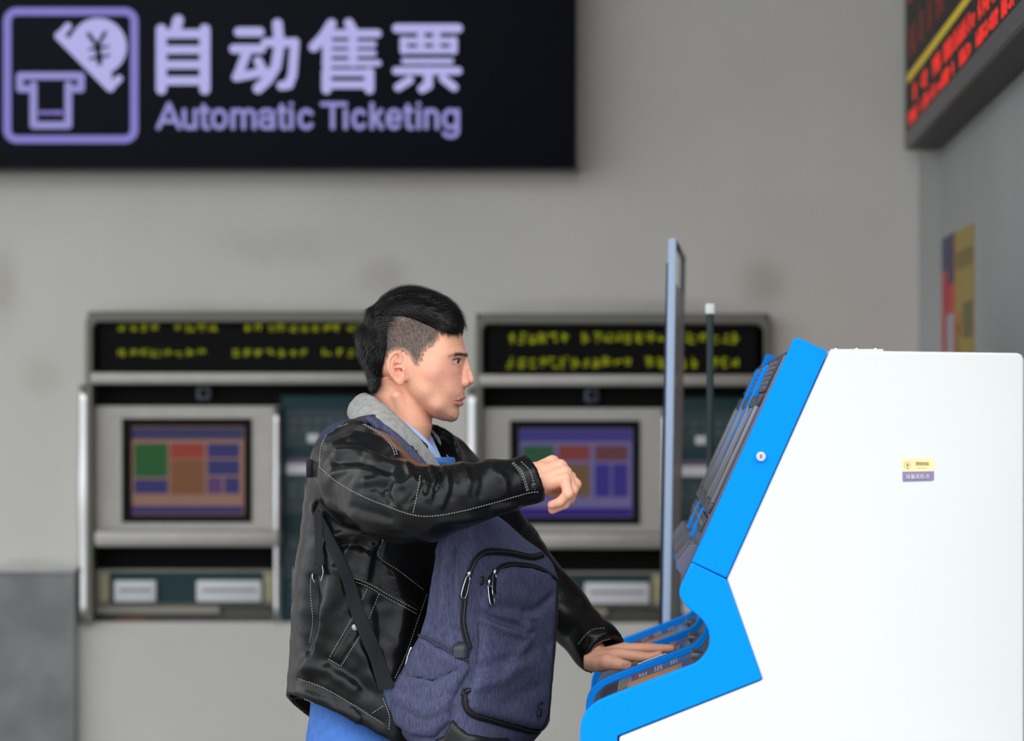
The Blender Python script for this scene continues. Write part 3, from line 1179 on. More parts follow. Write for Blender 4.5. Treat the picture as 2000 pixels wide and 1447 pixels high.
# ------------------------------------------------------------------ blue and white self-service kiosk
YK = -0.62
YE = 1.12
kiosk = thing('ticket_kiosk', 'white self-service ticket kiosk with bright blue side frame and sloping screens', 'kiosk', (0.3, 0.25, 0))
m_kw = mat('kiosk_white', (0.665, 0.67, 0.66), 0.5, spec=0.3, bump=(140, 0.03, 0.0006), var=(2, 0.03))
m_kb = mat('kiosk_blue', (0.0, 0.245, 0.88), 0.45, spec=0.06, bump=(220, 0.03, 0.0005))
m_kd = mat('kiosk_seam', (0.0, 0.03, 0.28), 0.5)
m_bz = mat('kiosk_bezel', srgb(74, 74, 92), 0.28, coat=0.3)
m_bz2 = mat('kiosk_bezel_dark', srgb(52, 52, 66), 0.3)
m_gl = mat('kiosk_glass', srgb(20, 22, 26), 0.05, spec=0.9, coat=0.6)
m_strip = mat('kiosk_metal_strip', srgb(112, 112, 116), 0.35, metal=0.6)
m_deck = mat('kiosk_deck', srgb(48, 54, 92), 0.22, coat=0.4)


def kp(a, b):
    p = P(a, b, YK)
    return (p[0], p[2])


white_poly = [(1620, 684), (1986, 689), (1996, 692), (2000, 702), (2000, 2596), (1209, 2596), (1209, 1438), (1489, 1327), (1419, 1131)]
prism('cabinet', [kp(*p) for p in white_poly], YK, YE, m_kw, kiosk, bevel=0.004, seg=3)
CURV = [(1351, 1098), (1340, 1121), (1330, 1143), (1327, 1152), (1327, 1163), (1333, 1174), (1343, 1186), (1353, 1194), (1363, 1202), (1372, 1211), (1379, 1221), (1384, 1233), (1386, 1245), (1385, 1260), (1381, 1271), (1374, 1281), (1366, 1290), (1355, 1297),
        (1204, 1354), (1186, 1361), (1168, 1369), (1156, 1377), (1146, 1387), (1139, 1398), (1135, 1410), (1133, 1424), (1133, 2596)]
up_poly = [(1351, 1097), (1546, 672), (1550, 663), (1556, 659), (1563, 661), (1617, 686), (1419, 1129)]
lo_poly = CURV + [(1206, 2596), (1206, 1437), (1489, 1325.5), (1419, 1131)]
for (ya, yb) in ((YK - 0.003, YK + 0.03), (YE - 0.03, YE + 0.003)):
    prism('side_frame', [kp(*p) for p in up_poly], ya, yb, m_kb, kiosk, bevel=0.0025, label='bright blue upper side frame')
    prism('side_frame', [kp(*p) for p in lo_poly], ya, yb, m_kb, kiosk, bevel=0.0025, label='bright blue lower side frame with curved cut')
# inner body behind the bays
inner = [(1146, 2590), (1146, 1430), (1149, 1412), (1157, 1396), (1174, 1381), (1208, 1366), (1359, 1309), (1380, 1295), (1392, 1274), (1395, 1246), (1386, 1218), (1369, 1200), (1350, 1186), (1341, 1169), (1341, 1150), (1350, 1124), (1363, 1098), (1556, 676), (1612, 700), (1424, 1132), (1478, 1320), (1214, 1424), (1214, 2590)]
prism('inner_body', [kp(*p) for p in inner], YK + 0.03, YE - 0.03, m_bz2, kiosk, bevel=0.002)
# dividing ribs
RY = [-0.04, 0.54]
rib_poly = [(1340, 1093), (1484, 781), (1492, 776), (1500, 780), (1509, 785), (1372, 1100)]
RIBT = [(1340, 1095), (1498, 752), (1504, 748), (1512, 752), (1400, 1100)]
for ry in RY:
    rb = [(1324, 1122), (1340, 1094), (1508, 712), (1513, 704), (1521, 703), (1545, 712), (1420, 1098), (1420, 1146), (1346, 1146), (1321, 1136)]
    prism('divider_rib', [kp(*p) for p in rb], ry - 0.011, ry + 0.011, m_kb, kiosk, bevel=0.003, label='blue rib between two screens')
    db = CURV[10:-1] + [(1133, 1500), (1220, 1500), (1440, 1330), (1440, 1190)]
    prism('divider_rib', [kp(*p) for p in db], ry - 0.011, ry + 0.011, m_kb, kiosk, bevel=0.003, label='blue rib between two key decks')
T0, T1 = np.array(kp(1552, 660)), np.array(kp(1351, 1097))
TL = np.linalg.norm(T1 - T0)
TD = (T1 - T0) / TL
TN = np.array([TD[1], -TD[0]])
D0, D1 = np.array(kp(1208, 1366)), np.array(kp(1359, 1309))
DL = np.linalg.norm(D1 - D0)
DD = (D1 - D0) / DL
DN = np.array([-DD[1], DD[0]])


def up(u, n):
    return tuple(T0 + TD * u + TN * n)


def uplate(name, u0, u1, n0, n1, y0, y1, m, par, bevel=0.0, **k):
    return prism(name, [up(u0, n0), up(u1, n0), up(u1, n1), up(u0, n1)], y0, y1, m, par, bevel, **k)


def deckq(name, s0, s1, y0, y1, m, par, lift=0.0008):
    """thin printed patch on a key deck, s along the slope"""
    pts = [tuple(D0 + DD * s0 + DN * 0.0), tuple(D0 + DD * s1), tuple(D0 + DD * s1 + DN * lift), tuple(D0 + DD * s0 + DN * lift)]
    return prism(name, pts, y0, y1, m, par)


bays = [(YK + 0.03, RY[0] - 0.011), (RY[0] + 0.011, RY[1] - 0.011), (RY[1] + 0.011, YE - 0.03)]
m_or = mat('label_orange', srgb(186, 128, 62), 0.35)
m_tx = mat('label_text', srgb(150, 150, 168), 0.4)
m_ty = mat('label_text_yellow', srgb(116, 116, 66), 0.4)
m_pur = mat('label_purple', srgb(84, 66, 100), 0.35)
for bi, (y0, y1) in enumerate(bays):
    W = y1 - y0
    bay = uplate('screen_panel', 0.030, 0.372, -0.02, 0.004, y0 + 0.001, y1 - 0.001, m_bz, kiosk, bevel=0.002)
    # speaker grille at the top
    uplate('grille_plate', 0.036, 0.098, 0.004, 0.0075, y0 + 0.03, y1 - 0.03, m_bz2, bay, bevel=0.001)
    acc = Acc()
    for i in range(6):
        for j in range(14):
            u, yy = 0.044 + i * 0.009, y0 + 0.06 + j * (W - 0.12) / 13
            a, b = up(u, 0.0075), up(u + 0.004, 0.0105)
            V = [(p_[0], y_, p_[1]) for y_ in (yy, yy + 0.01) for p_ in (up(u, 0.007), up(u + 0.004, 0.007), up(u + 0.004, 0.0095), up(u, 0.0095))]
            acc.add(V, [(0, 1, 2, 3), (7, 6, 5, 4), (0, 4, 5, 1), (1, 5, 6, 2), (2, 6, 7, 3), (3, 7, 4, 0)])
    acc.obj('grille_stud', m_strip, bay, kind='stuff')
    # screen: raised rim and glass
    for nm, (u0, u1, a, b) in {'rim_top': (0.105, 0.125, 0, W), 'rim_bottom': (0.300, 0.318, 0, W)}.items():
        uplate('screen_rim', u0, u1, 0.004, 0.012, y0 + 0.012, y1 - 0.012, m_bz2, bay, bevel=0.0015)
    for (a, b) in ((y0 + 0.012, y0 + 0.018), (y1 - 0.018, y1 - 0.012)):
        uplate('screen_rim', 0.125, 0.300, 0.004, 0.012, a, b, m_strip, bay, bevel=0.0015)
    uplate('screen_glass', 0.125, 0.300, 0.004, 0.008, y0 + 0.018, y1 - 0.018, m_gl, bay)
    # slot strip and chin
    uplate('slot_strip', 0.325, 0.352, 0.004, 0.008, y0 + 0.03, y1 - 0.03, m_bz2, bay, bevel=0.001)
    for q in range(3):
        ya = y0 + W * (0.2 + 0.22 * q)
        uplate('note_slot', 0.334, 0.342, 0.008, 0.0105, ya, ya + 0.07, m_strip, bay)
    chin = [up(0.372, -0.02), up(0.372, 0.004), up(0.378, 0.014), up(0.412, 0.022), up(0.422, 0.016), up(0.430, 0.000), up(0.434, -0.014)]
    prism('screen_chin', chin, y0 + 0.003, y1 - 0.003, m_bz, bay, bevel=0.001)
    # key deck
    dk = prism('key_deck', [tuple(D0 - DD * 0.004 - DN * 0.004), tuple(D1 + DD * 0.0 - DN * 0.004), tuple(D1 + DN * 0.0003), tuple(D0 - DD * 0.004 + DN * 0.0003)], y0 + 0.001, y1 - 0.001, m_deck, kiosk)
    f = lambda t: y0 + W * t
    deckq('label_strip', 0.014, 0.112, f(0.30), f(0.56), mat('label_edge', srgb(146, 130, 140), 0.35), dk)
    deckq('label_strip', 0.020, 0.106, f(0.33), f(0.52), m_or, dk, 0.0014)
    deckq('label_field', 0.020, 0.070, f(0.60), f(0.92), m_pur, dk)
    r = random.Random(5 + bi)
    for (s0, s1, t0, t1, m, n) in ((-0.002, 0.014, 0.40, 0.85, m_ty, 6), (0.034, 0.050, 0.62, 0.8, m_tx, 4), (0.062, 0.078, 0.62, 0.9, m_tx, 6), (0.092, 0.106, 0.66, 0.9, m_tx, 5), (0.122, 0.136, 0.68, 0.82, m_ty, 3)):
        acc = Acc()
        for k in range(n):
            ya = f(t0 + (t1 - t0) * k / n)
            for h in range(3):
                sa = s0 + (s1 - s0) * (h + r.uniform(0.05, 0.3)) / 3
                sb = sa + (s1 - s0) * r.uniform(0.16, 0.24)
                pts = [D0 + DD * sa + DN * 0.001, D0 + DD * sb + DN * 0.001, D0 + DD * sb + DN * 0.0018, D0 + DD * sa + DN * 0.0018]
                V = [(p_[0], y_, p_[1]) for y_ in (ya, ya + 0.012) for p_ in pts]
                acc.add(V, [(0, 1, 2, 3), (7, 6, 5, 4), (0, 4, 5, 1), (1, 5, 6, 2), (2, 6, 7, 3), (3, 7, 4, 0)])
        acc.obj('printed_text', m, dk, kind='stuff')
    e = D0 + DD * (DL + 0.006)
    box('receipt_flap', e[0] - 0.01, e[0] + 0.016, f(0.55), f(0.8), e[1] - 0.002, e[1] + 0.008, m_bz, dk, bevel=0.002)

# lock, top bracket, sticker
c = P(1486, 891, YK)
for nm, r, d, m in (('lock_ring', 0.0088, 0.006, m_chrome), ('lock_core', 0.0056, 0.0085, mat('lock_core', srgb(186, 186, 196), 0.35, metal=0.6))):
    bm = bmesh.new()
    bmesh.ops.create_cone(bm, cap_ends=True, segments=28, radius1=r, radius2=r * 0.86, depth=d, matrix=Matrix.Translation((c[0], YK - 0.003 - d / 2, c[2])) @ Matrix.Rotation(math.radians(90), 4, 'X'))
    bm_obj(nm, bm, m, kiosk, angle=40)
box('key_slot', c[0] - 0.0008, c[0] + 0.0008, YK - 0.0122, YK - 0.0115, c[2] - 0.0028, c[2] + 0.0028, m_black, kiosk)
a, b = P(1623, 681.5, YK), P(1726, 685.5, YK)
box('top_bracket', a[0], b[0], YK + 0.01, YK + 0.06, b[2], a[2], m_kw, kiosk, bevel=0.0008)
for sx in (1634, 1675, 1712):
    s = P(sx, 681.5, YK)
    bm = bmesh.new()
    bmesh.ops.create_uvsphere(bm, u_segments=14, v_segments=8, radius=0.0036, matrix=Matrix.Translation((s[0], YK + 0.03, s[2] + 0.0002)))
    bm_obj('screw_head', bm, m_chrome, kiosk, smooth=True)
c = P(1756, 1330, YK)

stk = thing('inspection_sticker', 'small yellow and purple sticker on the white side of the kiosk', 'sticker', (P(1792, 940, YK)[0], YK - 0.001, P(1792, 940, YK)[2]))
m_sy = mat('sticker_yellow', srgb(246, 222, 158), 0.4)
m_sp = mat('sticker_purple', srgb(128, 116, 160), 0.4)
m_si = mat('sticker_ink', srgb(176, 150, 124), 0.5)
ys = YK - 0.0008
flat_polys('upper_half', [[(1761, 897), (1763, 896), (1822, 895), (1824, 897), (1824, 920), (1762, 921)]], YK, 0.0008, m_sy, stk)
flat_polys('lower_half', [[(1762.5, 921), (1824, 920), (1824, 936), (1821, 939), (1765, 940.5), (1763, 939)]], YK, 0.0008, m_sp, stk)
rg = []
for k in range(24):
    t0, t1 = [math.radians(120 + 300 * (k + q) / 24) for q in (0, 1)]
    rg.append([(1772.5 + r_ * math.cos(t), 908.5 + r_ * math.sin(t)) for r_, t in ((6.6, t0), (6.6, t1), (5.2, t1), (5.2, t0))])
rg += stroke_poly([(1772.5, 906), (1772.5, 914)], 2.2) + stroke_poly([(1770, 915.5), (1775, 915.5)], 1.6) + stroke_poly([(1771, 908), (1774.5, 908)], 2.6)
flat_polys('emblem', rg, ys, 0.0004, m_si, stk)


def cjk(name, body, px0, px1, pyb, hpx, yf, m, par):
    return text_mesh(name, body, px0, px1, pyb, yf, m, par, bold=0.01, height_px=hpx)


try:
    o1 = cjk('sticker_text', '深圳车站', 1788, 1814, 908, 5.6, ys + 0.0026, m_si, stk)
    o2 = cjk('sticker_text', '设备巡检点', 1769, 1815, 934, 7.0, ys + 0.0026, mat('sticker_pale', srgb(212, 206, 204), 0.5), stk)
    print('CJK', len(o1.data.polygons), len(o2.data.polygons))
except Exception as ex:
    print('no cjk', ex)
flat_polys('sticker_line', stroke_poly([(1791, 914), (1809, 914)], 1.2), ys, 0.0004, m_si, stk)

# card lying on the middle deck
s_ = (P(1250, 1297, 0.0)[0] - D0[0]) / DD[0]
bm = bmesh.new()
cv = []
for (yy, lf_) in ((-0.030, 0.0108), (0.070, 0.0030)):
    for a_, b_ in ((0, 0), (0.054, 0), (0.054, 0.0014), (0, 0.0014)):
        q_ = D0 + DD * (s_ + a_) + DN * (lf_ + b_)
        cv.append(bm.verts.new((q_[0], yy, q_[1])))
for f_ in ((0, 1, 2, 3), (7, 6, 5, 4), (0, 4, 5, 1), (1, 5, 6, 2), (2, 6, 7, 3), (3, 7, 4, 0)):
    bm.faces.new([cv[i_] for i_ in f_])
card = bm_obj('identity_card', bm, mat('card_white', srgb(235, 235, 232), 0.4))
tag(card, 'thin white card lying under the fingers on the kiosk deck', 'card')

# ------------------------------------------------------------------ the traveller
S = -CAMY / FPX                               # metres per photo pixel in the plane y = 0
HEAD_YAW = math.radians(1.5)
HCX = (790 - VPX) * S


def c1(x, y):
    return (660 + x / 3.912, 530 + y / 3.912)


def c1l(l):
    return [c1(*p) for p in l]


def head_to_world(V):
    """(px, depth px, -py) -> world, head turned slightly towards the camera"""
    X = (V[:, 0] - VPX) * S
    Y = V[:, 1] * S
    Z = CAMZ - (-V[:, 2] - VPY) * S
    c, s = math.cos(HEAD_YAW), math.sin(HEAD_YAW)
    # the turn fades out down the neck
    w = np.clip((Z - 1.43) / 0.06, 0, 1)
    cw, sw = 1 - w * (1 - c), w * s
    x = X - HCX
    return np.stack([HCX + x * cw + Y * sw, Y * cw - x * sw, Z], 1)


def world_to_head(V):
    x, Y, Z = V[:, 0] - HCX, V[:, 1], V[:, 2]
    w = np.clip((Z - 1.43) / 0.06, 0, 1)
    c, s = 1 - w * (1 - math.cos(HEAD_YAW)), w * math.sin(HEAD_YAW)
    X = x * c - Y * s
    Y2 = Y * c + x * s
    return (X + HCX) / S + VPX, Y2 / S, VPY - (Z - CAMZ) / S


skull = c1l([(925, 425), (950, 500), (965, 570), (985, 622), (972, 670), (960, 720), (955, 790), (964, 868), (967, 915), (966, 950), (950, 988), (926, 1040), (922, 1080), (908, 1122), (868, 1147), (800, 1140), (740, 1120), (660, 1062), (590, 1000), (530, 930), (480, 880), (400, 865), (310, 820),
             (245, 740), (200, 640), (185, 540), (205, 430), (262, 320), (360, 222), (490, 165), (630, 165), (770, 225), (870, 320)])
CTRL = [(850, 480, 74, 52), (550, 260, 84, 66), (280, 550, 80, 66), (740, 560, 76, 58), (750, 760, 79, 55), (910, 740, 70, 44), (890, 860, 66, 46), (860, 960, 60, 46), (740, 1030, 63, 24), (880, 1090, 46, 34),
        (570, 940, 68, 20), (470, 750, 80, 40), (320, 740, 72, 45), (660, 900, 73, 34)]


def width_map(A, B, poly, ctrl, extra=0.0):
    d = poly_sdf(A, B, poly)
    wt = np.zeros(A.shape)
    wm = np.zeros(A.shape)
    rr = np.zeros(A.shape)
    for (x, y, w, r) in ctrl:
        q = c1(x, y)
        g = 1.0 / (((A - q[0]) ** 2 + (B - q[1]) ** 2) / 400.0 + 0.25) ** 1.5
        wt += g
        wm += g * w
        rr += g * r
    wm, rr = wm / wt + extra, rr / wt
    t = np.clip(d / rr, 0, 1)
    W = wm * np.sqrt(np.maximum(1 - (1 - t) ** 2, 0))
    return np.where(d > 0, W, d * 1.2), d


def gauss(A, B, x, y, sx, sy=None):
    q = c1(x, y)
    sy = sy or sx
    return np.exp(-((A - q[0]) / (sx / 3.912)) ** 2 - ((B - q[1]) / (sy / 3.912)) ** 2)


vol = Vol((690, -106, -962), (936, 106, -556), 1.5)
A, B = np.meshgrid(vol.ax[0].astype(float), -vol.ax[2].astype(float), indexing='ij')
W, dsk = width_map(A, B, skull, CTRL)
inside = np.clip(dsk / 6, 0, 1)
bumps = (1.6 * gauss(A, B, 800, 770, 110, 80) - 0.8 * gauss(A, B, 770, 930, 60, 70) - 3.5 * gauss(A, B, 770, 540, 60, 70) - 5.0 * gauss(A, B, 915, 700, 34, 30)
         + 3.0 * gauss(A, B, 930, 632, 45, 16) - 1.4 * gauss(A, B, 884, 994, 16, 16) + 1.8 * gauss(A, B, 900, 930, 45, 35) + 0.8 * gauss(A, B, 660, 960, 90, 70) - 2.0 * gauss(A, B, 925, 1045, 30, 16)
         + 1.0 * gauss(A, B, 890, 1095, 50, 30))
bumps -= 0.9 * np.exp(-(seg_dist(A, B, c1l([(935, 880), (905, 930), (880, 985), (875, 1030)])) / 2.6) ** 2)
bumps -= 1.2 * np.exp(-(seg_dist(A, B, c1l([(925, 745), (880, 760), (850, 755)])) / 3.0) ** 2)
W = W + bumps * inside
Wb = W.copy()
for _ in range(14):
    Wp = np.pad(Wb, 1, mode='edge')
    Wb = 0.2 * (Wb + Wp[:-2, 1:-1] + Wp[2:, 1:-1] + Wp[1:-1, :-2] + Wp[1:-1, 2:])
bw = np.clip((dsk - 7) / 8, 0, 1)
W = W * (1 - bw) + Wb * bw
gx, gy = np.gradient(W, 1.5)
slope = np.sqrt(1 + np.minimum(gx ** 2 + gy ** 2, 36))
AY = np.abs(vol.ax[1])[None, :, None]
vol.f = ((AY - W[:, None, :]) / slope[:, None, :]).astype(np.float32)
# neck
nb = np.array([800, 900, 1000, 1100, 1180, 1260, 1340, 1450, 1600, 1750]) / 3.912 + 530
bk = np.array([255, 268, 285, 300, 305, 300, 290, 250, 200, 180]) / 3.912 + 660
fr = np.array([520, 620, 685, 712, 722, 702, 676, 660, 650, 650]) / 3.912 + 660
ly = np.array([50, 53, 55, 56, 57, 58, 60, 66, 78, 90])
bz = -vol.ax[2].astype(float)
cb, rb, lb = np.interp(bz, nb, (bk + fr) / 2), np.interp(bz, nb, (fr - bk) / 2), np.interp(bz, nb, ly)
q = np.sqrt(((vol.ax[0][:, None, None] - cb[None, None, :]) / rb[None, None, :]) ** 2 + (AY / lb[None, None, :]) ** 2)
dn = (q - 1) * np.minimum(rb, lb)[None, None, :]
dn = np.where(bz[None, None, :] < 738, 40 + (738 - bz[None, None, :]), dn)
k = 9.0
hh = np.clip(0.5 + 0.5 * (vol.f - dn) / k, 0, 1)
vol.f = (vol.f * (1 - hh) + dn * hh - k * hh * (1 - hh)).astype(np.float32)


def hp(x, y, t):
    a, b = c1(x, y)
    return np.array([a, t, -b])


for s in (-1, 1):
    # eyelids: ball, opening
    ec = hp(886, 690, s * 33)
    vol.ell(ec, (14.6, 14.6, 13.6), 3.5)
    # alae, nose side
    vol.ell(hp(972, 848, s * 12.5), (9.4, 7.6, 9.2), 2.4)
    vol.cone(hp(968, 760, s * 5), hp(975, 835, s * 9), 5.5, 7.5, 4.0)
    # brow ridge
    vol.cone(hp(968, 640, s * 14), hp(915, 640, s * 44), 5.5, 4.0, 6.0)
    # sterno-mastoid
    vol.cone(hp(470, 950, s * 56), hp(640, 1380, s * 16), 9, 8, 10.0)
# nose bridge and tip
vol.cone(hp(966, 672, 0), hp(988, 740, 0), 6.0, 6.4, 6.0)
vol.cone(hp(988, 740, 0), hp(1013, 815, 0), 6.4, 7.4, 3.0)
vol.ell(hp(1008, 836, 0), (8.6, 9.6, 7.2), 3.0)
vol.cone(hp(1000, 858, 0), hp(966, 880, 0), 4.6, 4.0, 2.5)
# chin
vol.ell(hp(878, 1096, 0), (10.5, 20, 11.5), 8.0)
# lips, laid on the surface found above
def wy(x, y):
    a, b = c1(x, y)
    return float(W[int(round((a - 690) / 1.5)), int(round((962 - b) / 1.5))])


for s in (-1, 1):
    vol.chain([(*hp(963, 958, 0), 3.6)] + [(*hp(x, y, s * (wy(x, y) + o_)), r) for x, y, r, o_ in ((946, 966, 3.3, -2.4), (930, 974, 2.8, -2.1), (914, 981, 2.4, -1.5), (898, 988, 1.2, -1.2))], 3.0)
    vol.chain([(*hp(942, 1009, 0), 4.5)] + [(*hp(x, y, s * (wy(x, y) + o_)), r) for x, y, r, o_ in ((930, 1010, 3.8, -3.0), (917, 1008, 3.1, -2.6), (906, 1003, 2.4, -1.8), (896, 996, 1.2, -1.2))], 3.0)
for s in (-1, 1):
    vol.chain([(*hp(988, 984, 0), 1.4), (*hp(976, 984, s * 8), 1.4)] + [(*hp(x, y, s * (wy(x, y) + 2.2)), r) for x, y, r in ((940, 985, 1.3), (920, 988, 1.2), (904, 990, 1.0), (892, 992, 0.6))], 0.9, 'sub')
    vol.ell(hp(1002, 878, s * 5.6), (4.6, 2.6, 3.4), 1.2, 'sub')
    # eye opening: almond slit
    ec = hp(886, 690, s * 33)
    vol.ell(ec + np.array([9.0, s * 3.5, 0.4]), (10.5, 13.5, 4.6), 1.0, 'sub')
    vol.chain([(*(ec + np.array([-1.5, s * 15.0, -0.5])), 0.8), (*(ec + np.array([6, s * 13.5, 1.0])), 1.6)], 0.8, 'sub')
    # crease above the lid
    vol.chain([(*(ec + np.array([-3, s * 16, 4.0])), 0.7), (*(ec + np.array([7, s * 13.5, 7.0])), 0.9), (*(ec + np.array([15, s * 5, 6.6])), 0.7)], 1.2, 'sub')


# ear, drawn in the plane that leans away from the skull
def ce(x, y):
    return (745 + x / 14.47, 670 + y / 14.47)


def ear_y(a):
    return 76.0 + np.maximum(797 - a, -6) * 0.42


ear_out = [ce(*p) for p in [(700, 330), (640, 260), (550, 238), (430, 285), (340, 390), (285, 520), (270, 650), (300, 800), (370, 950), (480, 1100), (590, 1200), (660, 1215), (720, 1170), (745, 1080), (750, 960), (760, 800), (740, 600)]]
sl, X, Y, Z = vol.win((755, -106, -765), (806, 106, -680))
de = -poly_sdf(np.broadcast_to(X[:, :, 0], (X.shape[0], 1)) * np.ones((1, Z.shape[2])), -Z[:, 0, :] * np.ones((X.shape[0], 1)), ear_out)
ep = np.abs(np.abs(Y) - ear_y(X)) - 2.4
dd = np.sqrt(np.maximum(de[:, None, :] + 2, 0) ** 2 + np.maximum(ep + 1.4, 0) ** 2) - 1.6
vol.put(sl, dd.astype(np.float32), 1.5, 'add')
# root of the ear, filling the gap to the skull
for s in (-1, 1):
    vol.cone((795, s * 70, -692), (797, s * 68, -738), 8, 8, 5.0)
    vol.cone((786, s * 70, -705), (786, s * 70, -730), 8, 8, 4.0)

    def ear_pt(x, y, r, up=0.0):
        a, b = ce(x, y)
        return (a, s * (ear_y(a) + up), -b, r)
    vol.chain([ear_pt(*p) for p in [(610, 600, 1.6, 0.5), (650, 500, 2.3, 1.0), (655, 400, 2.6, 1.5), (610, 310, 2.8, 2), (540, 275, 2.9, 2.2), (440, 325, 3.0, 2.2), (365, 430, 3.0, 2.2), (325, 560, 2.9, 2.0), (318, 690, 2.7, 1.8), (350, 830, 2.5, 1.4), (410, 950, 2.4, 0.8)]], 0.9)
    vol.chain([ear_pt(*p) for p in [(500, 400, 1.6, 0.4), (440, 500, 2.2, 1.6), (405, 610, 2.4, 2.2), (410, 730, 2.4, 2.2), (455, 830, 2.3, 1.8), (530, 900, 2.2, 1.2), (610, 950, 2.0, 0.8)]], 1.2)
    vol.chain([ear_pt(*p) for p in [(500, 420, 1.6, 0.4), (560, 500, 1.6, 0.8), (620, 540, 1.3, 0.4)]], 1.2)
    vol.ell(ear_pt(600, 1080, 0)[:3], (6.0, 3.0, 6.5), 2.0)
    vol.chain([ear_pt(*p) for p in [(720, 620, 3.0, 0.0), (725, 760, 3.4, 0.6), (735, 870, 3.0, 0.0)]], 2.0)
    # concha and fossa hollows
    vol.chain([ear_pt(*p) for p in [(500, 640, 3.2, 1.8), (560, 640, 3.2, 1.4), (620, 630, 2.0, 1.2)]], 1.2, 'sub')
    vol.chain([ear_pt(*p) for p in [(520, 770, 3.2, 0.9), (600, 790, 4.4, 0.0), (650, 850, 3.4, 0.0), (672, 905, 2.0, 0.6)]], 1.4, 'sub')
    vol.ell(ear_pt(665, 760, 0, -2.5)[:3], (2.6, 5, 4.2), 1.0, 'sub')
    vol.chain([ear_pt(*p) for p in [(560, 380, 2.0, 2.0), (590, 450, 2.6, 1.8), (600, 490, 2.0, 1.6)]], 1.2, 'sub')
hv, hf = vol.mesh()
hv = relax(hv, hf, 2, 0.45)
HEADV, HEADF = head_to_world(hv), hf
del vol
head_bvh = bvh_of(HEADV, HEADF)


# ------------------------------------------------------------------ hands
def wp(px, py, y, r):
    return (*P(px, py, y), r)


hr = Vol(P(1035, 1012, -0.40) - (0.0, 0.02, 0.01), P(1140, 885, -0.22) + (0.01, 0.03, 0.01), 0.0013)
W_R = [wp(1035, 936, -0.325, 0.027), wp(1056, 936, -0.325, 0.027)]
hr.ell(P(1050, 935, -0.325), (0.035, 0.021, 0.029), 0.004)
mcp = {'i': wp(1079, 903, -0.292, 0.0125), 'm': wp(1094, 911, -0.315, 0.0125), 'r': wp(1104, 923, -0.334, 0.0118), 'p': wp(1103, 936, -0.350, 0.0108)}
for kf, base in (('i', (1052, 918, -0.305, 0.0145)), ('m', (1052, 925, -0.318, 0.015)), ('r', (1054, 936, -0.330, 0.015)), ('p', (1054, 946, -0.336, 0.0145))):
    hr.chain([wp(*base), mcp[kf]], 0.007)
hr.cone(P(1068, 935, -0.315), P(1088, 940, -0.320), 0.021, 0.016, 0.006)
fing = {'p': [(1109, 964, -0.357, .0088), (1094, 980, -0.352, .0080), (1077, 986, -0.346, .0072)],
        'r': [(1118, 957, -0.340, .0094), (1103, 984, -0.335, .0085), (1079, 995, -0.328, .0078)],
        'm': [(1124, 946, -0.316, .0095), (1113, 975, -0.312, .0086), (1094, 988, -0.306, .0078)],
        'i': [(1114, 932, -0.291, .0093), (1110, 960, -0.287, .0084), (1093, 974, -0.282, .0076)]}
for kf, pts in fing.items():
    hr.chain([(*mcp[kf][:3], mcp[kf][3] * 0.92)] + [wp(*p) for p in pts], 0.0022)
    hr.ell(P(*pts[0][:3]), (pts[0][3] * 1.08,) * 3, 0.002)
hr.chain([wp(1062, 950, -0.300, .0135), wp(1078, 958, -0.287, .0105), wp(1094, 958, -0.280, .0088)], 0.004)
# knuckle tendons
for kf, base in (('i', (1056, 912, -0.317)), ('m', (1056, 921, -0.336)), ('r', (1058, 932, -0.346)), ):
    m_ = np.array(mcp[kf][:3]) + np.array([-0.002, -0.007, 0.004])
    hr.cone(P(*base), m_, 0.004, 0.0055, 0.006)
hrv, hrf = hr.mesh()
hrv = relax(hrv, hrf, 3, 0.5)

HY = 0.14
hl = Vol(P(1140, 1330, HY) - (0, 0.12, 0), P(1335, 1235, HY) + (0, 0.12, 0.0), 0.0013)
hl.ell(P(1168, 1290, HY - 0.004), (0.034, 0.027, 0.021), 0.004)
km = {'i': wp(1211, 1278, HY - 0.028, .0125), 'm': wp(1219, 1268, HY - 0.004, .0125), 'r': wp(1221, 1267, HY + 0.018, .0118), 'p': wp(1214, 1270, HY + 0.038, .0105)}
for kf, base in (('i', (1170, 1288, HY - 0.016, .0155)), ('m', (1170, 1284, HY - 0.002, .016)), ('r', (1170, 1285, HY + 0.010, .0155)), ('p', (1168, 1288, HY + 0.022, .014))):
    hl.chain([wp(*base), km[kf]], 0.008)
lf = {'i': [(1247, 1282, HY - 0.034, .0094), (1271, 1283, HY - 0.036, .0084), (1288, 1278, HY - 0.036, .0072)],
      'm': [(1264, 1266, HY - 0.006, .0096), (1292, 1267, HY - 0.008, .0086), (1312, 1266, HY - 0.010, .0074)],
      'r': [(1264, 1268, HY + 0.020, .0092), (1290, 1270, HY + 0.022, .0083), (1308, 1271, HY + 0.023, .0072)],
      'p': [(1250, 1270, HY + 0.044, .0082), (1270, 1272, HY + 0.048, .0074), (1284, 1274, HY + 0.050, .0066)]}
for kf, pts in lf.items():
    hl.chain([(*km[kf][:3], km[kf][3] * 0.92)] + [wp(*p) for p in pts], 0.0022)
hl.chain([wp(1172, 1294, HY - 0.030, .0155), wp(1186, 1292, HY - 0.048, .0140), wp(1204, 1296, HY - 0.056, .0112), wp(1225, 1300, HY - 0.060, .0088)], 0.005)
hl.ell(P(1222, 1299.5, HY - 0.060), (0.011, 0.0088, 0.0082), 0.002)
hlv, hlf = hl.mesh()
hlv = relax(hlv, hlf, 3, 0.5)

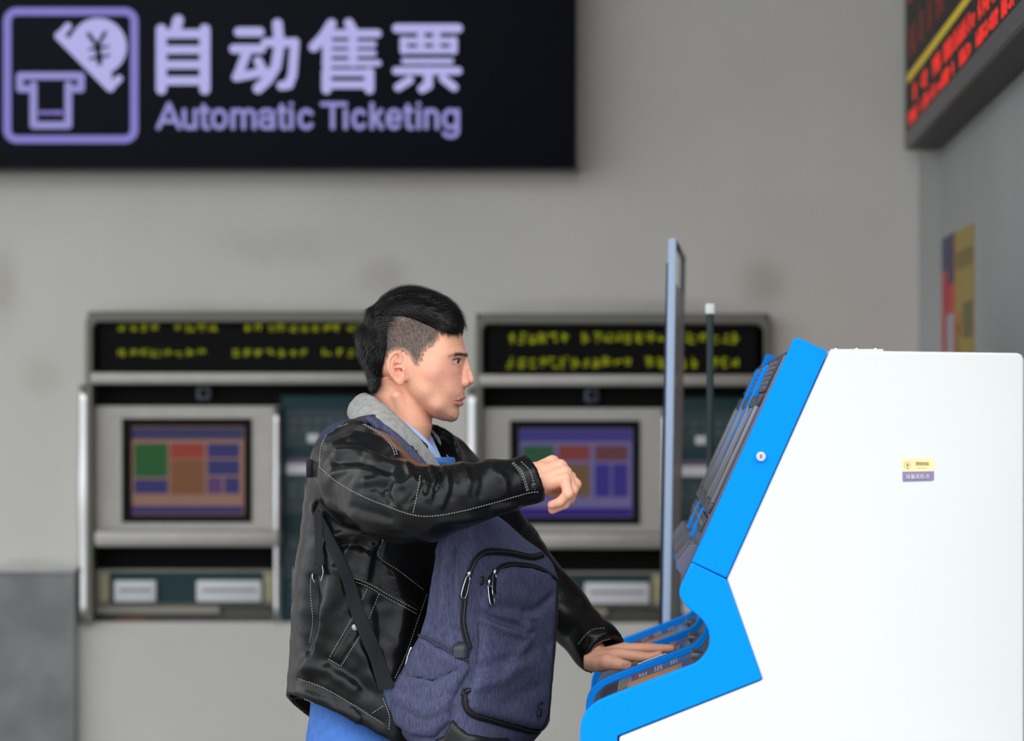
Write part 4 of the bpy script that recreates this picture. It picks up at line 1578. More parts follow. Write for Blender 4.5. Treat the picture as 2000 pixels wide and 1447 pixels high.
# ------------------------------------------------------------------ jacket, drawn as one solid with an open hem and cuffs
YAW = math.radians(22)
CY_, SY_ = math.cos(YAW), math.sin(YAW)
SL = [(800, 775, .045, .06), (815, 772, .058, .075), (832, 768, .080, .115), (850, 764, .096, .150), (875, 760, .108, .178), (910, 757, .118, .192), (950, 756, .120, .198), (1000, 754, .122, .202), (1050, 752, .125, .205), (1100, 747, .130, .207), (1150, 745, .134, .208), (1200, 746, .138, .210), (1250, 748, .142, .212),
      (1300, 750, .147, .214), (1340, 751, .152, .217), (1365, 752, .158, .220), (1400, 752, .160, .222), (1480, 752, .158, .220)]
SLp = np.array(SL, float)


def torso(vol, sl, X, Y, Z, grow=0.0, p=2.25):
    py = VPY - (Z.astype(float) - CAMZ) / S
    cx = (np.interp(py, SLp[:, 0], SLp[:, 1]) - VPX) * S
    a = np.interp(py, SLp[:, 0], SLp[:, 2]) + grow
    b = np.interp(py, SLp[:, 0], SLp[:, 3]) + grow
    u = (X - cx) * CY_ - Y * SY_
    v = (X - cx) * SY_ + Y * CY_
    return (((np.abs(u / a)) ** p + (np.abs(v / b)) ** p) ** (1 / p) - 1) * np.minimum(a, b)


jv = Vol((P(555, 0)[0] - 0.03, -0.50, P(0, 1475)[2]), (P(1225, 0, 0.2)[0] + 0.02, 0.44, P(0, 800)[2]), 0.0042)
sl, X, Y, Z = jv.win(jv.lo, jv.lo + jv.n * jv.h)
jv.f = np.broadcast_to(torso(jv, sl, X, Y, Z), jv.f.shape).astype(np.float32).copy()
R_ARM = [wp(700, 908, -.13, .080), wp(716, 934, -.21, .079), wp(762, 968, -.31, .073), wp(832, 983, -.375, .0625), wp(900, 967, -.370, .0525), wp(965, 952, -.355, .0455), wp(1030, 938, -.335, .0400), wp(1085, 928, -.325, .036)]
L_ARM = [wp(850, 925, .16, .078), wp(935, 1005, .28, .066), wp(992, 1072, .30, .058), wp(1085, 1180, .24, .050), wp(1165, 1262, .165, .044), wp(1215, 1312, .13, .040)]
jv.chain(R_ARM[:3], 0.02)
jv.chain(R_ARM[2:], 0.012)
jv.chain(L_ARM, 0.02)
# elbow bag of the near sleeve, loose underside
jv.ell(P(800, 1012, -.34), (.075, .05, .036), 0.03)
# cuffs cut open
cr = P(1046, 934, -.332)
dr = P(1085, 926, -.325) - P(985, 950, -.35)
dr = dr / np.linalg.norm(dr) + np.array([0.0, 0.0, 0.14])
jv.plane(cr, dr, within=(cr - (0.03, 0.09, 0.09), cr + (0.13, 0.12, 0.09)))
jv.chain([wp(985, 946, -.347, .026), wp(1100, 926, -.322, .033)], 0, 'sub')
cl = P(1180, 1279, .157)
dl = P(1215, 1312, .13) - P(1085, 1180, .24)
jv.plane(cl, dl, within=(cl - (0.09, 0.09, 0.09), cl + (0.1, 0.1, 0.09)))
jv.chain([wp(1150, 1246, .178, .028), wp(1230, 1326, .12, .036)], 0, 'sub')
# hem plane and the hollow above it
h1, h2, h3 = P(566, 1368, -.03), P(602, 1412, .16), P(762, 1442, -.24)
hn = np.cross(h2 - h1, h3 - h1)
hn = hn / np.linalg.norm(hn)
if hn[2] > 0:
    hn = -hn
jv.plane(h1, hn)
sl, X, Y, Z = jv.win(jv.lo, (jv.lo[0] + 1.2, 0.5, P(0, 1290)[2]))
hol = torso(jv, sl, X, Y, Z, -0.010)
jv.put(sl, np.broadcast_to(hol, jv.f[sl].shape).astype(np.float32), 0.0, 'sub')
# V opening at the chest
jv.chain([wp(765, 790, 0, .074), wp(790, 845, -.004, .094), wp(835, 876, -.014, .070), wp(864, 902, -.026, .036), wp(874, 935, -.035, .012)], 0.006, 'sub')
JV, JF = jv.mesh()
del jv
JV = relax(JV, JF, 4, 0.5)
JN = vnormals(JV, JF)
FA = (-0.55, -0.24)        # depth range of the raised near sleeve
TA = (-0.26, 0.05)
folds = [
    # shoulder and upper arm
    ([(690, 845), (740, 858), (775, 885)], 7, .005, -0.5, 0), ([(675, 862), (720, 868), (760, 890)], 6, -.005, -0.5, 0), ([(660, 880), (710, 878), (765, 905), (800, 912)], 8, .006, -0.5, 0),
    ([(655, 902), (700, 900), (760, 922)], 7, -.005, -0.5, 0), ([(650, 925), (700, 915), (745, 925)], 7, .004, -0.5, 0), ([(640, 870), (665, 858), (690, 856)], 6, .004, -0.5, 0),
    ([(715, 940), (760, 930), (800, 922)], 8, .004, *FA), ([(700, 955), (755, 950)], 8, -.003, *FA),
    # elbow pleats
    ([(832, 918), (838, 935), (830, 960)], 5, -.008, *FA), ([(852, 917), (858, 930), (850, 955)], 5, -.007, *FA), ([(842, 915), (848, 940), (838, 975)], 5, .007, *FA), ([(800, 915), (806, 930), (790, 950)], 7, .006, *FA),
    ([(815, 918), (820, 940), (806, 965), (790, 985)], 6, -.006, *FA), ([(868, 915), (874, 950), (862, 985)], 7, .006, *FA), ([(882, 913), (890, 940), (884, 970)], 6, -.004, *FA), ([(780, 945), (770, 965), (782, 985)], 8, .005, *FA),
    ([(905, 912), (915, 940), (908, 965)], 9, .004, *FA), ([(935, 910), (945, 935), (940, 965)], 8, -.003, *FA), ([(960, 912), (985, 940), (985, 960)], 9, .004, *FA), ([(760, 940), (745, 960), (760, 978)], 7, -.004, *FA),
    ([(640, 985), (700, 1015), (780, 1030)], 10, .004, *FA), ([(690, 990), (760, 1012)], 8, -.003, *FA), ([(860, 1020), (930, 1012), (1000, 990)], 8, .004, *FA),
    # cuff band
    ([(1000, 903), (1018, 926), (1030, 963)], 3, -.0018, *FA), ([(960, 985), (1000, 980), (1050, 966)], 5, -.003, *FA),
    # back and side of the body
    ([(640, 1050), (690, 1040), (740, 1050)], 8, .006, *TA), ([(650, 1065), (700, 1062), (735, 1080)], 7, -.006, *TA), ([(690, 1055), (675, 1080), (660, 1110)], 7, .005, *TA), ([(725, 1070), (718, 1105), (712, 1130)], 9, .006, *TA),
    ([(640, 1070), (650, 1130), (630, 1200)], 12, .006, *TA), ([(665, 1120), (648, 1180), (622, 1250), (600, 1310)], 14, .010, *TA), ([(612, 1130), (618, 1200), (606, 1270)], 9, -.008, *TA), ([(700, 1150), (690, 1200)], 10, -.004, *TA),
    ([(770, 1130), (790, 1180), (775, 1260)], 16, .008, *TA), ([(740, 1180), (748, 1230), (735, 1300)], 14, -.006, *TA), ([(690, 1260), (715, 1290), (735, 1340)], 12, .005, *TA), ([(640, 1290), (690, 1320), (720, 1350)], 10, -.005, *TA), ([(590, 1300), (640, 1310), (690, 1345)], 12, .006, *TA),
    # yoke, pocket, hem edges
    ([(685, 1127), (717, 1138), (756, 1160), (818, 1193)], 3.5, .0035, *TA), ([(748, 1054), (739, 1086), (779, 1115), (830, 1154)], 3, -.0022, *TA),
    ([(583, 1325), (638, 1346), (697, 1381), (748, 1413)], 3, -.003, *TA), ([(580, 1350), (640, 1370), (700, 1405)], 8, .004, *TA), ([(640, 1352), (655, 1375)], 6, -.003, *TA), ([(690, 1385), (700, 1405)], 6, .003, *TA),
    ([(834, 1160), (815, 1213), (795, 1272), (770, 1327)], 4, -.003, *TA),
]
JV = sculpt(JV, JN, folds)
px, py = PXY(JV)
JN = vnormals(JV, JF)
wob = 0.0013 * (np.sin(px / 13.0 + 2.2 * np.sin(py / 21.0)) * np.sin(py / 17.0 + 1.7 * np.sin(px / 27.0)))
JV = JV + JN * wob[:, None]
# far sleeve creases near the cuff
jac_bvh = bvh_of(JV, JF)

# ------------------------------------------------------------------ the body: one skin from head to hands
bv = Vol((P(600, 0)[0] - .06, -0.45, -0.0), (P(1200, 0, .2)[0], 0.40, P(0, 850)[2]), 0.0075)
sl, X, Y, Z = bv.win((bv.lo[0], -0.4, P(0, 1440)[2]), bv.lo + bv.n * bv.h)
tb = torso(bv, sl, X, Y, Z, -0.070)
bv.f[sl] = np.minimum(bv.f[sl], np.broadcast_to(tb, bv.f[sl].shape))
bv.chain([(*p[:3], min(p[3] * 0.52, 0.045)) for p in R_ARM[:-1]] + [wp(1052, 936, -0.325, 0.024)], 0.02)
bv.chain([(*p[:3], min(p[3] * 0.52, 0.045)) for p in L_ARM[:-2]] + [wp(1160, 1280, HY + 0.005, 0.026)], 0.02)
HX = P(750, 0)[0]
for s in (-1, 1):
    hy = s * 0.088
    bv.chain([(HX + 0.01, hy, 0.93, .085), (HX + 0.02 + s * 0.02, hy * 1.1, 0.50, .056), (HX - 0.02 + s * 0.03, hy * 1.2, 0.09, .042)], 0.02)
bv.ell((HX, 0, 0.95), (.11, .15, .12), 0.03)
bodv, bodf = bv.mesh()
del bv


def to_tmp(V, F):
    return mesh_obj('tmp', V, F)


parts_ = [to_tmp(HEADV, HEADF), to_tmp(bodv, bodf), to_tmp(hrv, hrf), to_tmp(hlv, hlf)]
person = None
try:
    base = parts_[0]
    for t in parts_[1:]:
        md = base.modifiers.new('u', 'BOOLEAN')
        md.operation = 'UNION'
        md.object = t
        md.solver = 'MANIFOLD'
    bpy.context.view_layer.update()
    dg = bpy.context.evaluated_depsgraph_get()
    me = bpy.data.meshes.new_from_object(base.evaluated_get(dg))
    n_ = len(me.vertices)
    print('BODY union', n_, sum(len(p.data.vertices) for p in parts_))
    if n_ < 0.8 * sum(len(p.data.vertices) for p in parts_):
        raise RuntimeError('union failed')
except Exception as ex:
    print('BODY fallback', ex)
    acc = Acc()
    for (v_, f_) in ((HEADV, HEADF), (bodv, bodf), (hrv, hrf), (hlv, hlf)):
        acc.add(v_, f_.tolist())
    me = bpy.data.meshes.new('person')
    me.from_pydata(acc.v, [], acc.f)
for p_ in parts_:
    m_ = p_.data
    bpy.data.objects.remove(p_)
    bpy.data.meshes.remove(m_)
me.name = 'person'
me.update()
me.polygons.foreach_set('use_smooth', [True] * len(me.polygons))
person = bpy.data.objects.new('person', me)
COL.objects.link(person)
WORLD_INV['person'] = Matrix.Identity(4)
tag(person, 'person in a black leather jacket standing at the kiosk with one hand raised', 'person')

# pigment of the skin: lips, ears, shaved sides, fingertips
n_ = len(me.vertices)
co = np.zeros(n_ * 3)
me.vertices.foreach_get('co', co)
co = co.reshape(-1, 3)
ha, hy, hb = world_to_head(co)
col = np.tile(np.array([0.91, 0.455, 0.305]), (n_, 1))
is_head = (co[:, 2] > 1.38) & (co[:, 0] < P(940, 0)[0])


def blend(mask, rgb):
    m = np.clip(mask, 0, 1)[:, None] * is_head[:, None]
    col[:] = col * (1 - m) + np.array(rgb) * m


def gs(x, y, sx, sy):
    return gauss(ha, hb, x, y, sx, sy)


blend(0.55 * gs(800, 800, 120, 90) + 0.5 * gs(990, 830, 50, 50), (0.93, 0.40, 0.30))
blend(0.8 * gs(470, 740, 60, 120), (0.91, 0.39, 0.28))
blend(0.6 * np.clip((hb - 800) / 30, 0, 1), (0.87, 0.43, 0.255))
blend(0.6 * gs(900, 540, 60, 50), (0.89, 0.44, 0.27))
lip = np.maximum(np.exp(-(seg_dist(ha, hb, c1l([(902, 985), (930, 973), (975, 958)])) / 3.2) ** 2), np.exp(-(seg_dist(ha, hb, c1l([(904, 999), (925, 1011), (955, 1010)])) / 4.2) ** 2)) * (np.abs(hy) < 40) * (ha > 888)
blend(0.85 * lip, (0.78, 0.25, 0.215))
blend(0.6 * np.exp(-(seg_dist(ha, hb, c1l([(894, 992), (930, 987), (978, 984)])) / 1.0) ** 2) * (np.abs(hy) < 42), (0.30, 0.09, 0.075))
lids = np.exp(-(seg_dist(ha, hb, c1l([(858, 694), (885, 680), (925, 668), (945, 672)])) / 1.5) ** 2) * (np.abs(hy) > 14) * (np.abs(hy) < 56)
blend(0.95 * lids, (0.035, 0.02, 0.016))
blend(0.45 * np.exp(-(seg_dist(ha, hb, c1l([(880, 706), (910, 716), (930, 712)])) / 1.6) ** 2) * (np.abs(hy) > 14) * (np.abs(hy) < 56), (0.25, 0.10, 0.08))
blend(0.5 * np.exp(-(seg_dist(ha, hb, c1l([(872, 652), (905, 640), (945, 632), (985, 640)])) / 3.6) ** 2) * (np.abs(hy) > 6), (0.14, 0.09, 0.075))
for (mx, my, r) in ((932, 563, 1.0), (536, 1015, 1.3), (818, 885, 1.2), (800, 770, 0.9), (940, 735, 1.0), (825, 850, 0.8), (655, 1060, 0.9)):
    blend(0.55 * np.exp(-(np.hypot(ha - c1(mx, my)[0], hb - c1(mx, my)[1]) / r) ** 2), (0.22, 0.09, 0.06))
side_poly = c1l([(380, 440), (420, 330), (500, 315), (620, 345), (780, 425), (795, 515), (740, 570), (690, 605), (662, 690), (628, 728), (595, 690), (560, 640), (520, 612), (480, 604), (420, 630), (390, 680), (362, 740), (345, 870), (300, 935), (240, 925), (225, 800), (180, 640), (180, 480), (280, 380)])
sd = poly_sdf(ha, hb, side_poly)
ear_mask = (np.abs(hy) > 76) & in_poly(ha, hb, ear_out)
blend(0.86 * np.clip(sd / 9 + 0.1, 0, 1) * (~ear_mask), (0.085, 0.070, 0.062))
blend(0.7 * np.clip(sd / 10, 0, 1) * np.clip((785 - ha) / 22, 0, 1) * (~ear_mask), (0.012, 0.011, 0.010))
tips = np.zeros(n_)
for pts in list(fing.values()) + list(lf.values()) + [[(0, 0, 0, 0), (0, 0, 0, 0), (1226, 1300, HY - 0.06, .01)]]:
    tips = np.maximum(tips, np.exp(-(np.linalg.norm(co - P(*pts[2][:3]), axis=1) / 0.013) ** 2))
for kf in mcp:
    tips = np.maximum(tips, 0.6 * np.exp(-(np.linalg.norm(co - np.array(mcp[kf][:3]), axis=1) / 0.013) ** 2))
hm = ((co[:, 0] > P(1000, 0)[0]) * np.clip(tips, 0, 1))[:, None]
col = col * (1 - hm * 0.7) + np.array([0.84, 0.38, 0.29]) * hm * 0.7
at_ = me.color_attributes.new('pigment', 'FLOAT_COLOR', 'POINT')
at_.data.foreach_set('color', np.c_[col, np.ones(n_)].astype(np.float32).ravel())
me.materials.clear()
me.materials.append(mat('skin', (0.6, 0.35, 0.25), 0.48, attr='pigment', sss=0.12, spec=0.4, var=(260, 0.10), bump=(900, 0.12, 0.0006)))

# thumb nail of the resting hand
nl = P(1221, 1297, HY - 0.0685)
bm = bmesh.new()
bmesh.ops.create_uvsphere(bm, u_segments=16, v_segments=10, radius=1.0, matrix=Matrix.Translation(nl) @ Matrix.Rotation(math.radians(-6), 4, 'Y') @ Matrix.Diagonal((0.0062, 0.0012, 0.0046, 1)))
bm_obj('thumb_nail', bm, mat('nail', (0.62, 0.33, 0.26), 0.3), person, smooth=True)

# eyes
for s in (-1, 1):
    ec = hp(886, 690, s * 33)
    bm = bmesh.new()
    bmesh.ops.create_uvsphere(bm, u_segments=40, v_segments=28, radius=12.4)
    V = np.array([v.co[:] for v in bm.verts])
    F = [tuple(v.index for v in f.verts) for f in bm.faces]
    bm.verts.index_update()
    F = [tuple(v.index for v in f.verts) for f in bm.faces]
    bm.free()
    g = np.array([0.985, s * 0.10, -0.06])
    g /= np.linalg.norm(g)
    an = np.degrees(np.arccos(np.clip((V / 12.4) @ g, -1, 1)))
    V = V * (1 + 0.045 * np.exp(-(an / 24) ** 2))[:, None]
    cc = np.where((an < 12)[:, None], np.array([[0.004, 0.003, 0.003]]), np.where((an < 33)[:, None], np.array([[0.025, 0.014, 0.009]]), np.array([[0.52, 0.50, 0.47]])))
    o = mesh_obj('eye', head_to_world(V + ec), F, mat('eye_surface', (0.7, 0.7, 0.7), 0.08, attr='pigment', coat=0.4), person, smooth=True)
    ca = o.data.color_attributes.new('pigment', 'FLOAT_COLOR', 'POINT')
    ca.data.foreach_set('color', np.c_[cc, np.ones(len(cc))].astype(np.float32).ravel())

# ------------------------------------------------------------------ hair
hair_poly = c1l([(968, 395), (950, 330), (925, 285), (880, 235), (810, 187), (720, 145), (620, 116), (545, 108), (470, 120), (390, 155), (320, 208), (268, 258), (224, 288), (212, 340), (205, 385), (165, 415), (140, 465), (130, 520), (140, 600), (163, 680), (200, 750), (228, 850), (250, 918), (292, 925), (335, 870), (360, 750), (385, 660), (405, 560), (400, 470), (412, 400), (450, 358), (505, 348), (600, 372), (700, 418), (780, 448), (850, 470), (900, 482), (945, 462)])
HC = [(850, 400, 79, 44), (600, 260, 90, 66), (300, 500, 88, 66), (300, 780, 76, 40), (700, 330, 88, 56), (400, 300, 90, 66)]
vol = Vol((690, -104, -772), (910, 104, -552), 1.7)
A, B = np.meshgrid(vol.ax[0].astype(float), -vol.ax[2].astype(float), indexing='ij')
top_poly = c1l([(968, 395), (950, 330), (925, 285), (880, 235), (810, 187), (720, 145), (620, 116), (545, 108), (470, 120), (390, 155), (320, 208), (268, 258), (224, 288), (212, 340), (205, 385), (165, 415), (140, 465), (130, 520), (140, 600), (163, 680), (200, 750), (228, 850), (250, 918), (350, 1000), (700, 900), (850, 700), (930, 520)])
Wt, dt = width_map(A, B, top_poly, HC)
dh = poly_sdf(A, B, hair_poly)
n1 = np.sin(A / 3.1 + 2 * np.sin(B / 5.0)) * 0.6 + np.sin(B / 2.6 + A / 6.0) * 0.5
Wt = Wt + n1 * np.clip(dt / 4, 0, 1)
Wsk, dk_ = width_map(A, B, skull, CTRL)
thin = Wsk + 2.0 + 0.55 * np.maximum(dh, 0)
front_w = np.clip((A - 845) / 25, 0, 1)
use = np.clip((Wsk - 30) / 20, 0, 1) * (1 - front_w)
Wt = Wt * (1 - use) + np.minimum(Wt, thin) * use
gx, gy = np.gradient(Wt, 1.7)
slope = np.sqrt(1 + np.minimum(gx ** 2 + gy ** 2, 30))
AY = np.abs(vol.ax[1])[None, :, None]
edge = (-dh)[:, None, :] + 0 * AY
f1 = (AY - Wt[:, None, :]) / slope[:, None, :]
kk = 3.0
h_ = np.clip(0.5 + 0.5 * (f1 - edge) / kk, 0, 1)
vol.f = (edge * (1 - h_) + f1 * h_ + kk * h_ * (1 - h_)).astype(np.float32)
hav, haf = vol.mesh()
hav = relax(hav, haf, 2, 0.4)
HAV = head_to_world(hav)
m_hair = mat('hair_black', (0.005, 0.0046, 0.0046), 0.55, spec=0.12, bump=(300, 0.6, 0.003, (0.5, 1, 1)))
hair = mesh_obj('hair', HAV, haf, m_hair, person, smooth=True, label='short black hair, longer on top')
hn_ = vnormals(HAV, haf)
hair_bvh = bvh_of(HAV, haf)


def strands(name, pos, nor, flow, length, lift, width, m, parent, jitter=0.35, seg=4, curl=0.0):
    acc_v, acc_f = [], []
    for p, n, fl, L in zip(pos, nor, flow, length):
        d = fl - n * np.dot(fl, n)
        d = d / (np.linalg.norm(d) + 1e-9)
        side = np.cross(n, d)
        d = d + side * RNG.normal(0, jitter) + n * lift
        d /= np.linalg.norm(d)
        side = np.cross(n, d)
        side /= np.linalg.norm(side) + 1e-9
        o = len(acc_v)
        for k in range(seg + 1):
            t = k / seg
            c = p + d * L * t + n * (0.0006 - lift * L * 0.45 * t * t) + side * curl * L * t * t
            w = width * (1 - 0.85 * t)
            acc_v.append(c - side * w)
            acc_v.append(c + side * w)
        for k in range(seg):
            acc_f.append((o + 2 * k, o + 2 * k + 1, o + 2 * k + 3, o + 2 * k + 2))
    return mesh_obj(name, np.array(acc_v), acc_f, m, parent, smooth=True, kind='stuff')


def sample(V, F, N, n, keep):
    idx = np.where(keep)[0]
    pick = RNG.choice(idx, n)
    return V[pick] + RNG.normal(0, 0.0006, (n, 3)), N[pick], pick


# long top hair flowing forward, back hair flowing down
a_, b_ = hav[:, 0], -hav[:, 2]
outer = dt_v = None
dtv = poly_sdf(a_, b_, top_poly)
top_keep = (b_ < 646)
pos, nor, pk = sample(HAV, haf, hn_, 5200, top_keep & (hn_[:, 2] > -0.5))
fl = np.tile(np.array([1.0, 0, -0.12]), (len(pos), 1))
fl[:, 2] -= np.clip((a_[pk] - 850) / 60, 0, 1) * 0.9
fl[:, 0] *= np.where(a_[pk] < 735, 0.2, 1.0)
fl[:, 2] -= np.where(a_[pk] < 735, 0.8, 0.0)
m_str = mat('hair_strand', (0.007, 0.0065, 0.0065), 0.4, spec=0.3)
strands('hair_strand', pos, nor, fl, RNG.uniform(0.012, 0.026, len(pos)), 0.22, 0.0005, m_str, hair)
pos, nor, pk = sample(HAV, haf, hn_, 3600, (a_ < 772) & (b_ > 600))
fl = np.tile(np.array([-0.25, 0, -1.0]), (len(pos), 1))
strands('hair_strand', pos, nor, fl, RNG.uniform(0.006, 0.014, len(pos)), 0.55, 0.0004, m_str, hair)
pos, nor, pk = sample(HAV, haf, hn_, 1000, (a_ > 858) & (b_ > 634) & (b_ < 660))
fl = np.tile(np.array([0.12, 0, -1.0]), (len(pos), 1))
strands('hair_strand', pos, nor, fl, RNG.uniform(0.006, 0.016, len(pos)), 0.04, 0.0005, m_str, hair, jitter=0.3)
pos, nor, pk = sample(HAV, haf, hn_, 900, (a_ > 745) & (a_ < 775) & (b_ > 618) & (b_ < 740))
fl = np.tile(np.array([0.35, 0, -1.0]), (len(pos), 1))
strands('hair_strand', pos, nor, fl, RNG.uniform(0.007, 0.013, len(pos)), 0.02, 0.0003, m_str, hair, jitter=0.5)
# clipped sides over the ear
HN = vnormals(HEADV, HEADF)
a_, b_, y_ = hv[:, 0], -hv[:, 2], hv[:, 1]
sdv = poly_sdf(a_, b_, side_poly)
near = (sdv > 0) & ~((np.abs(y_) > 79) & in_poly(a_, b_, ear_out))
pos, nor, pk = sample(HEADV, HEADF, HN, 15000, near)
fl = np.tile(np.array([0.28, 0, -1.0]), (len(pos), 1))
half = RNG.random(len(pos)) < 0.62
strands('clipped_hair', pos[half], nor[half], fl[half], RNG.uniform(0.003, 0.007, half.sum()), 0.25, 0.0002, mat('hair_short', (0.012, 0.011, 0.010), 0.4), hair, seg=2)
strands('clipped_hair', pos[~half], nor[~half], fl[~half], RNG.uniform(0.003, 0.007, (~half).sum()), 0.25, 0.00018, mat('hair_short_pale', (0.24, 0.20, 0.175), 0.4), hair, seg=2)
# brows
bx = np.exp(-(seg_dist(a_, b_, c1l([(872, 652), (905, 640), (945, 634), (985, 642)])) / 2.2) ** 2) > 0.5
pos, nor, pk = sample(HEADV, HEADF, HN, 330, bx & (np.abs(y_) > 7) & (np.abs(y_) < 56) & (a_ > 880))
fl = np.tile(np.array([-0.9, 0, 0.15]), (len(pos), 1))
strands('eyebrow', pos, nor, fl, RNG.uniform(0.004, 0.008, len(pos)), 0.15, 0.00028, mat('brow_hair', (0.014, 0.011, 0.010), 0.5), person, seg=2)

# ------------------------------------------------------------------ clothing
m_leather = mat('leather_black', (0.006, 0.006, 0.0065), 0.27, spec=0.22, bump=(420, 0.14, 0.0007), bumps=((60, 0.22, 0.003), (18, 0.16, 0.010)))
m_thread = mat('thread_white', srgb(176, 174, 168), 0.7)
jacket = mesh_obj('jacket', JV, JF, m_leather, person, smooth=True, label='black leather jacket with pale stitching')
st = [[(583, 1325), (638, 1346), (697, 1381), (748, 1413)], [(568, 1364), (595, 1365), (638, 1387), (689, 1421), (722, 1440)], [(621, 1113), (609, 1123), (607, 1162), (611, 1213), (605, 1256)],
      [(685, 1127), (717, 1138), (756, 1160), (818, 1193)], [(686, 1133), (716, 1144), (754, 1166), (814, 1199)], [(748, 1054), (739, 1086), (779, 1115), (830, 1154)], [(717, 1150), (705, 1176)], [(740, 1160), (719, 1211)],
      [(689, 1205), (642, 1287)], [(642, 1287), (666, 1301)], [(666, 1301), (707, 1236)], [(834, 1160), (815, 1213), (795, 1272), (770, 1327)], [(748, 1364), (760, 1398), (759, 1425)], [(748, 1379), (723, 1395)]]
stitches('stitching', st, jac_bvh, m_thread, jacket, kind='stuff', label='pale stitching on body seams')
st2 = [[(625, 912), (655, 938), (700, 965), (745, 984), (805, 1005), (850, 1007), (910, 996), (970, 980), (1030, 963), (1056, 960)], [(821, 929), (817, 956), (806, 1005)], [(1000, 905), (1018, 926), (1030, 962)], [(1003, 903), (1021, 924), (1033, 961)],
       [(1018, 902), (1036, 922), (1045, 958)], [(709, 829), (748, 852), (766, 874), (772, 892)], [(713, 829), (752, 851), (770, 872), (776, 890)], [(679, 828), (645, 842), (628, 872), (625, 912)]]
stitches('stitching', st2, jac_bvh, m_thread, jacket, kind='stuff', label='pale stitching on the raised sleeve')
stitches('stitching', [[(1130, 1258), (1145, 1239), (1160, 1229), (1181, 1227)], [(1152, 1277), (1160, 1263), (1175, 1252), (1192, 1247)]], jac_bvh, m_thread, jacket, kind='stuff', label='pale stitching on the lowered sleeve')
slab('pocket_welt', [(690, 1208), (646, 1285), (664, 1297), (704, 1238)], jac_bvh, 0.003, 6, m_leather, jacket, step=4)
for (x, y, r, m) in ((694, 1225, 0.0062, mat('snap_grey', srgb(150, 152, 160), 0.35, metal=0.4)), (1042, 948, 0.006, mat('snap_black', (0.012, 0.012, 0.013), 0.2))):
    p_, nn = onto(jac_bvh, x, y, 0.003)
    bm = bmesh.new()
    bmesh.ops.create_uvsphere(bm, u_segments=20, v_segments=10, radius=1.0, matrix=Matrix.Translation(p_) @ Vector(nn).to_track_quat('Z', 'Y').to_matrix().to_4x4() @ Matrix.Diagonal((r, r, 0.0026, 1)))
    bm_obj('snap_button', bm, m, jacket, smooth=True)


def band(name, U, L, thick, m, parent, n=60, bulge=0.0, noise=0.0, **k):
    """soft cloth band between an upper and a lower edge line"""
    U, L = spline(U, n), spline(L, n)
    V, F = [], []
    M = 14
    mid = (U.mean(0) + L.mean(0)) / 2
    tan = np.gradient((U + L) / 2, axis=0)
    for i in range(n):
        w = (U[i] - L[i]) / 2
        c = (U[i] + L[i]) / 2
        nn = np.cross(tan[i], w)
        nn /= np.linalg.norm(nn) + 1e-12
        for q_ in range(M):
            t = 2 * math.pi * q_ / M
            ct, s_ = math.cos(t), math.sin(t)
            sx = math.copysign(abs(ct) ** 0.75, ct)
            V.append(c + w * sx + nn * (thick / 2 * s_ + bulge * (1 - sx * sx)))
    for i in range(n - 1):
        for q_ in range(M):
            F.append((i * M + q_, i * M + (q_ + 1) % M, (i + 1) * M + (q_ + 1) % M, (i + 1) * M + q_))
    F += [tuple(range(M))[::-1], tuple((n - 1) * M + q_ for q_ in range(M))]
    V = np.array(V)
    if noise:
        V += RNG.normal(0, noise, V.shape)
    return mesh_obj(name, V, F, m, parent, smooth=True, **k)


pl = lambda l: [P(*p) for p in l]
m_fleece = mat('fleece_grey', srgb(176, 176, 172), 0.95, spec=0.1, var=(90, 0.25), bump=(520, 0.8, 0.004))
band('fleece_collar', pl([(866, 924, -.060), (843, 888, -.075), (812, 850, -.088), (782, 820, -.088), (752, 791, -.074), (728, 773, -.045), (716, 768, 0.0), (724, 772, .04), (752, 786, .072), (800, 812, .085), (838, 832, .080), (862, 868, .062), (890, 920, .025)]),
     pl([(836, 930, -.095), (812, 899, -.118), (782, 868, -.136), (750, 846, -.140), (718, 833, -.125), (690, 826, -.080), (680, 812, 0.0), (690, 815, .07), (730, 825, .115), (800, 845, .125), (856, 872, .11), (882, 897, .085), (903, 930, .045)]),
     0.016, m_fleece, jacket, n=90, bulge=-0.004, noise=0.0004, label='grey fleece collar')
m_shirt = mat('shirt_blue', srgb(172, 194, 240), 0.7, bump=(700, 0.2, 0.0006))
band('shirt_collar', pl([(862, 894, -.026), (842, 868, -.046), (818, 843, -.060), (790, 823, -.064), (758, 808, -.058)]), pl([(850, 908, -.050), (828, 888, -.076), (800, 862, -.082), (772, 842, -.082), (742, 828, -.074)]), 0.004, m_shirt, person, n=40, label='pale blue shirt collar, near side')
band('shirt_collar', pl([(838, 842, .056), (848, 862, .040), (856, 880, .018), (862, 894, -.010)]), pl([(829, 858, .040), (835, 876, .018), (842, 890, -.004), (848, 902, -.026)]), 0.004, m_shirt, person, n=30, label='pale blue shirt collar, far side')
m_knit = mat('knit_blue', srgb(72, 122, 196), 0.9, bump=(300, 0.6, 0.003), var=(200, 0.15))
sv = Vol(P(700, 960) - (0, .14, 0), P(910, 880) + (0, .14, 0), 0.004)
sl, X, Y, Z = sv.win(sv.lo, sv.lo + sv.n * sv.h)
sv.f = np.maximum(np.broadcast_to(torso(sv, sl, X, Y, Z, -0.011), sv.f.shape), (Z - P(0, 893)[2]) * np.ones_like(sv.f)).astype(np.float32)
sv.plane(P(0, 955), (0, 0, -1))
wv, wf = sv.mesh()
sweater = mesh_obj('sweater', relax(wv, wf, 2), wf, m_knit, person, smooth=True, label='blue knitted sweater at the open collar')
nbp = spline(pl([(838, 900, -.055), (852, 898, -.042), (864, 900, -.024), (871, 903, -.004), (872, 905, .014)]), 24)
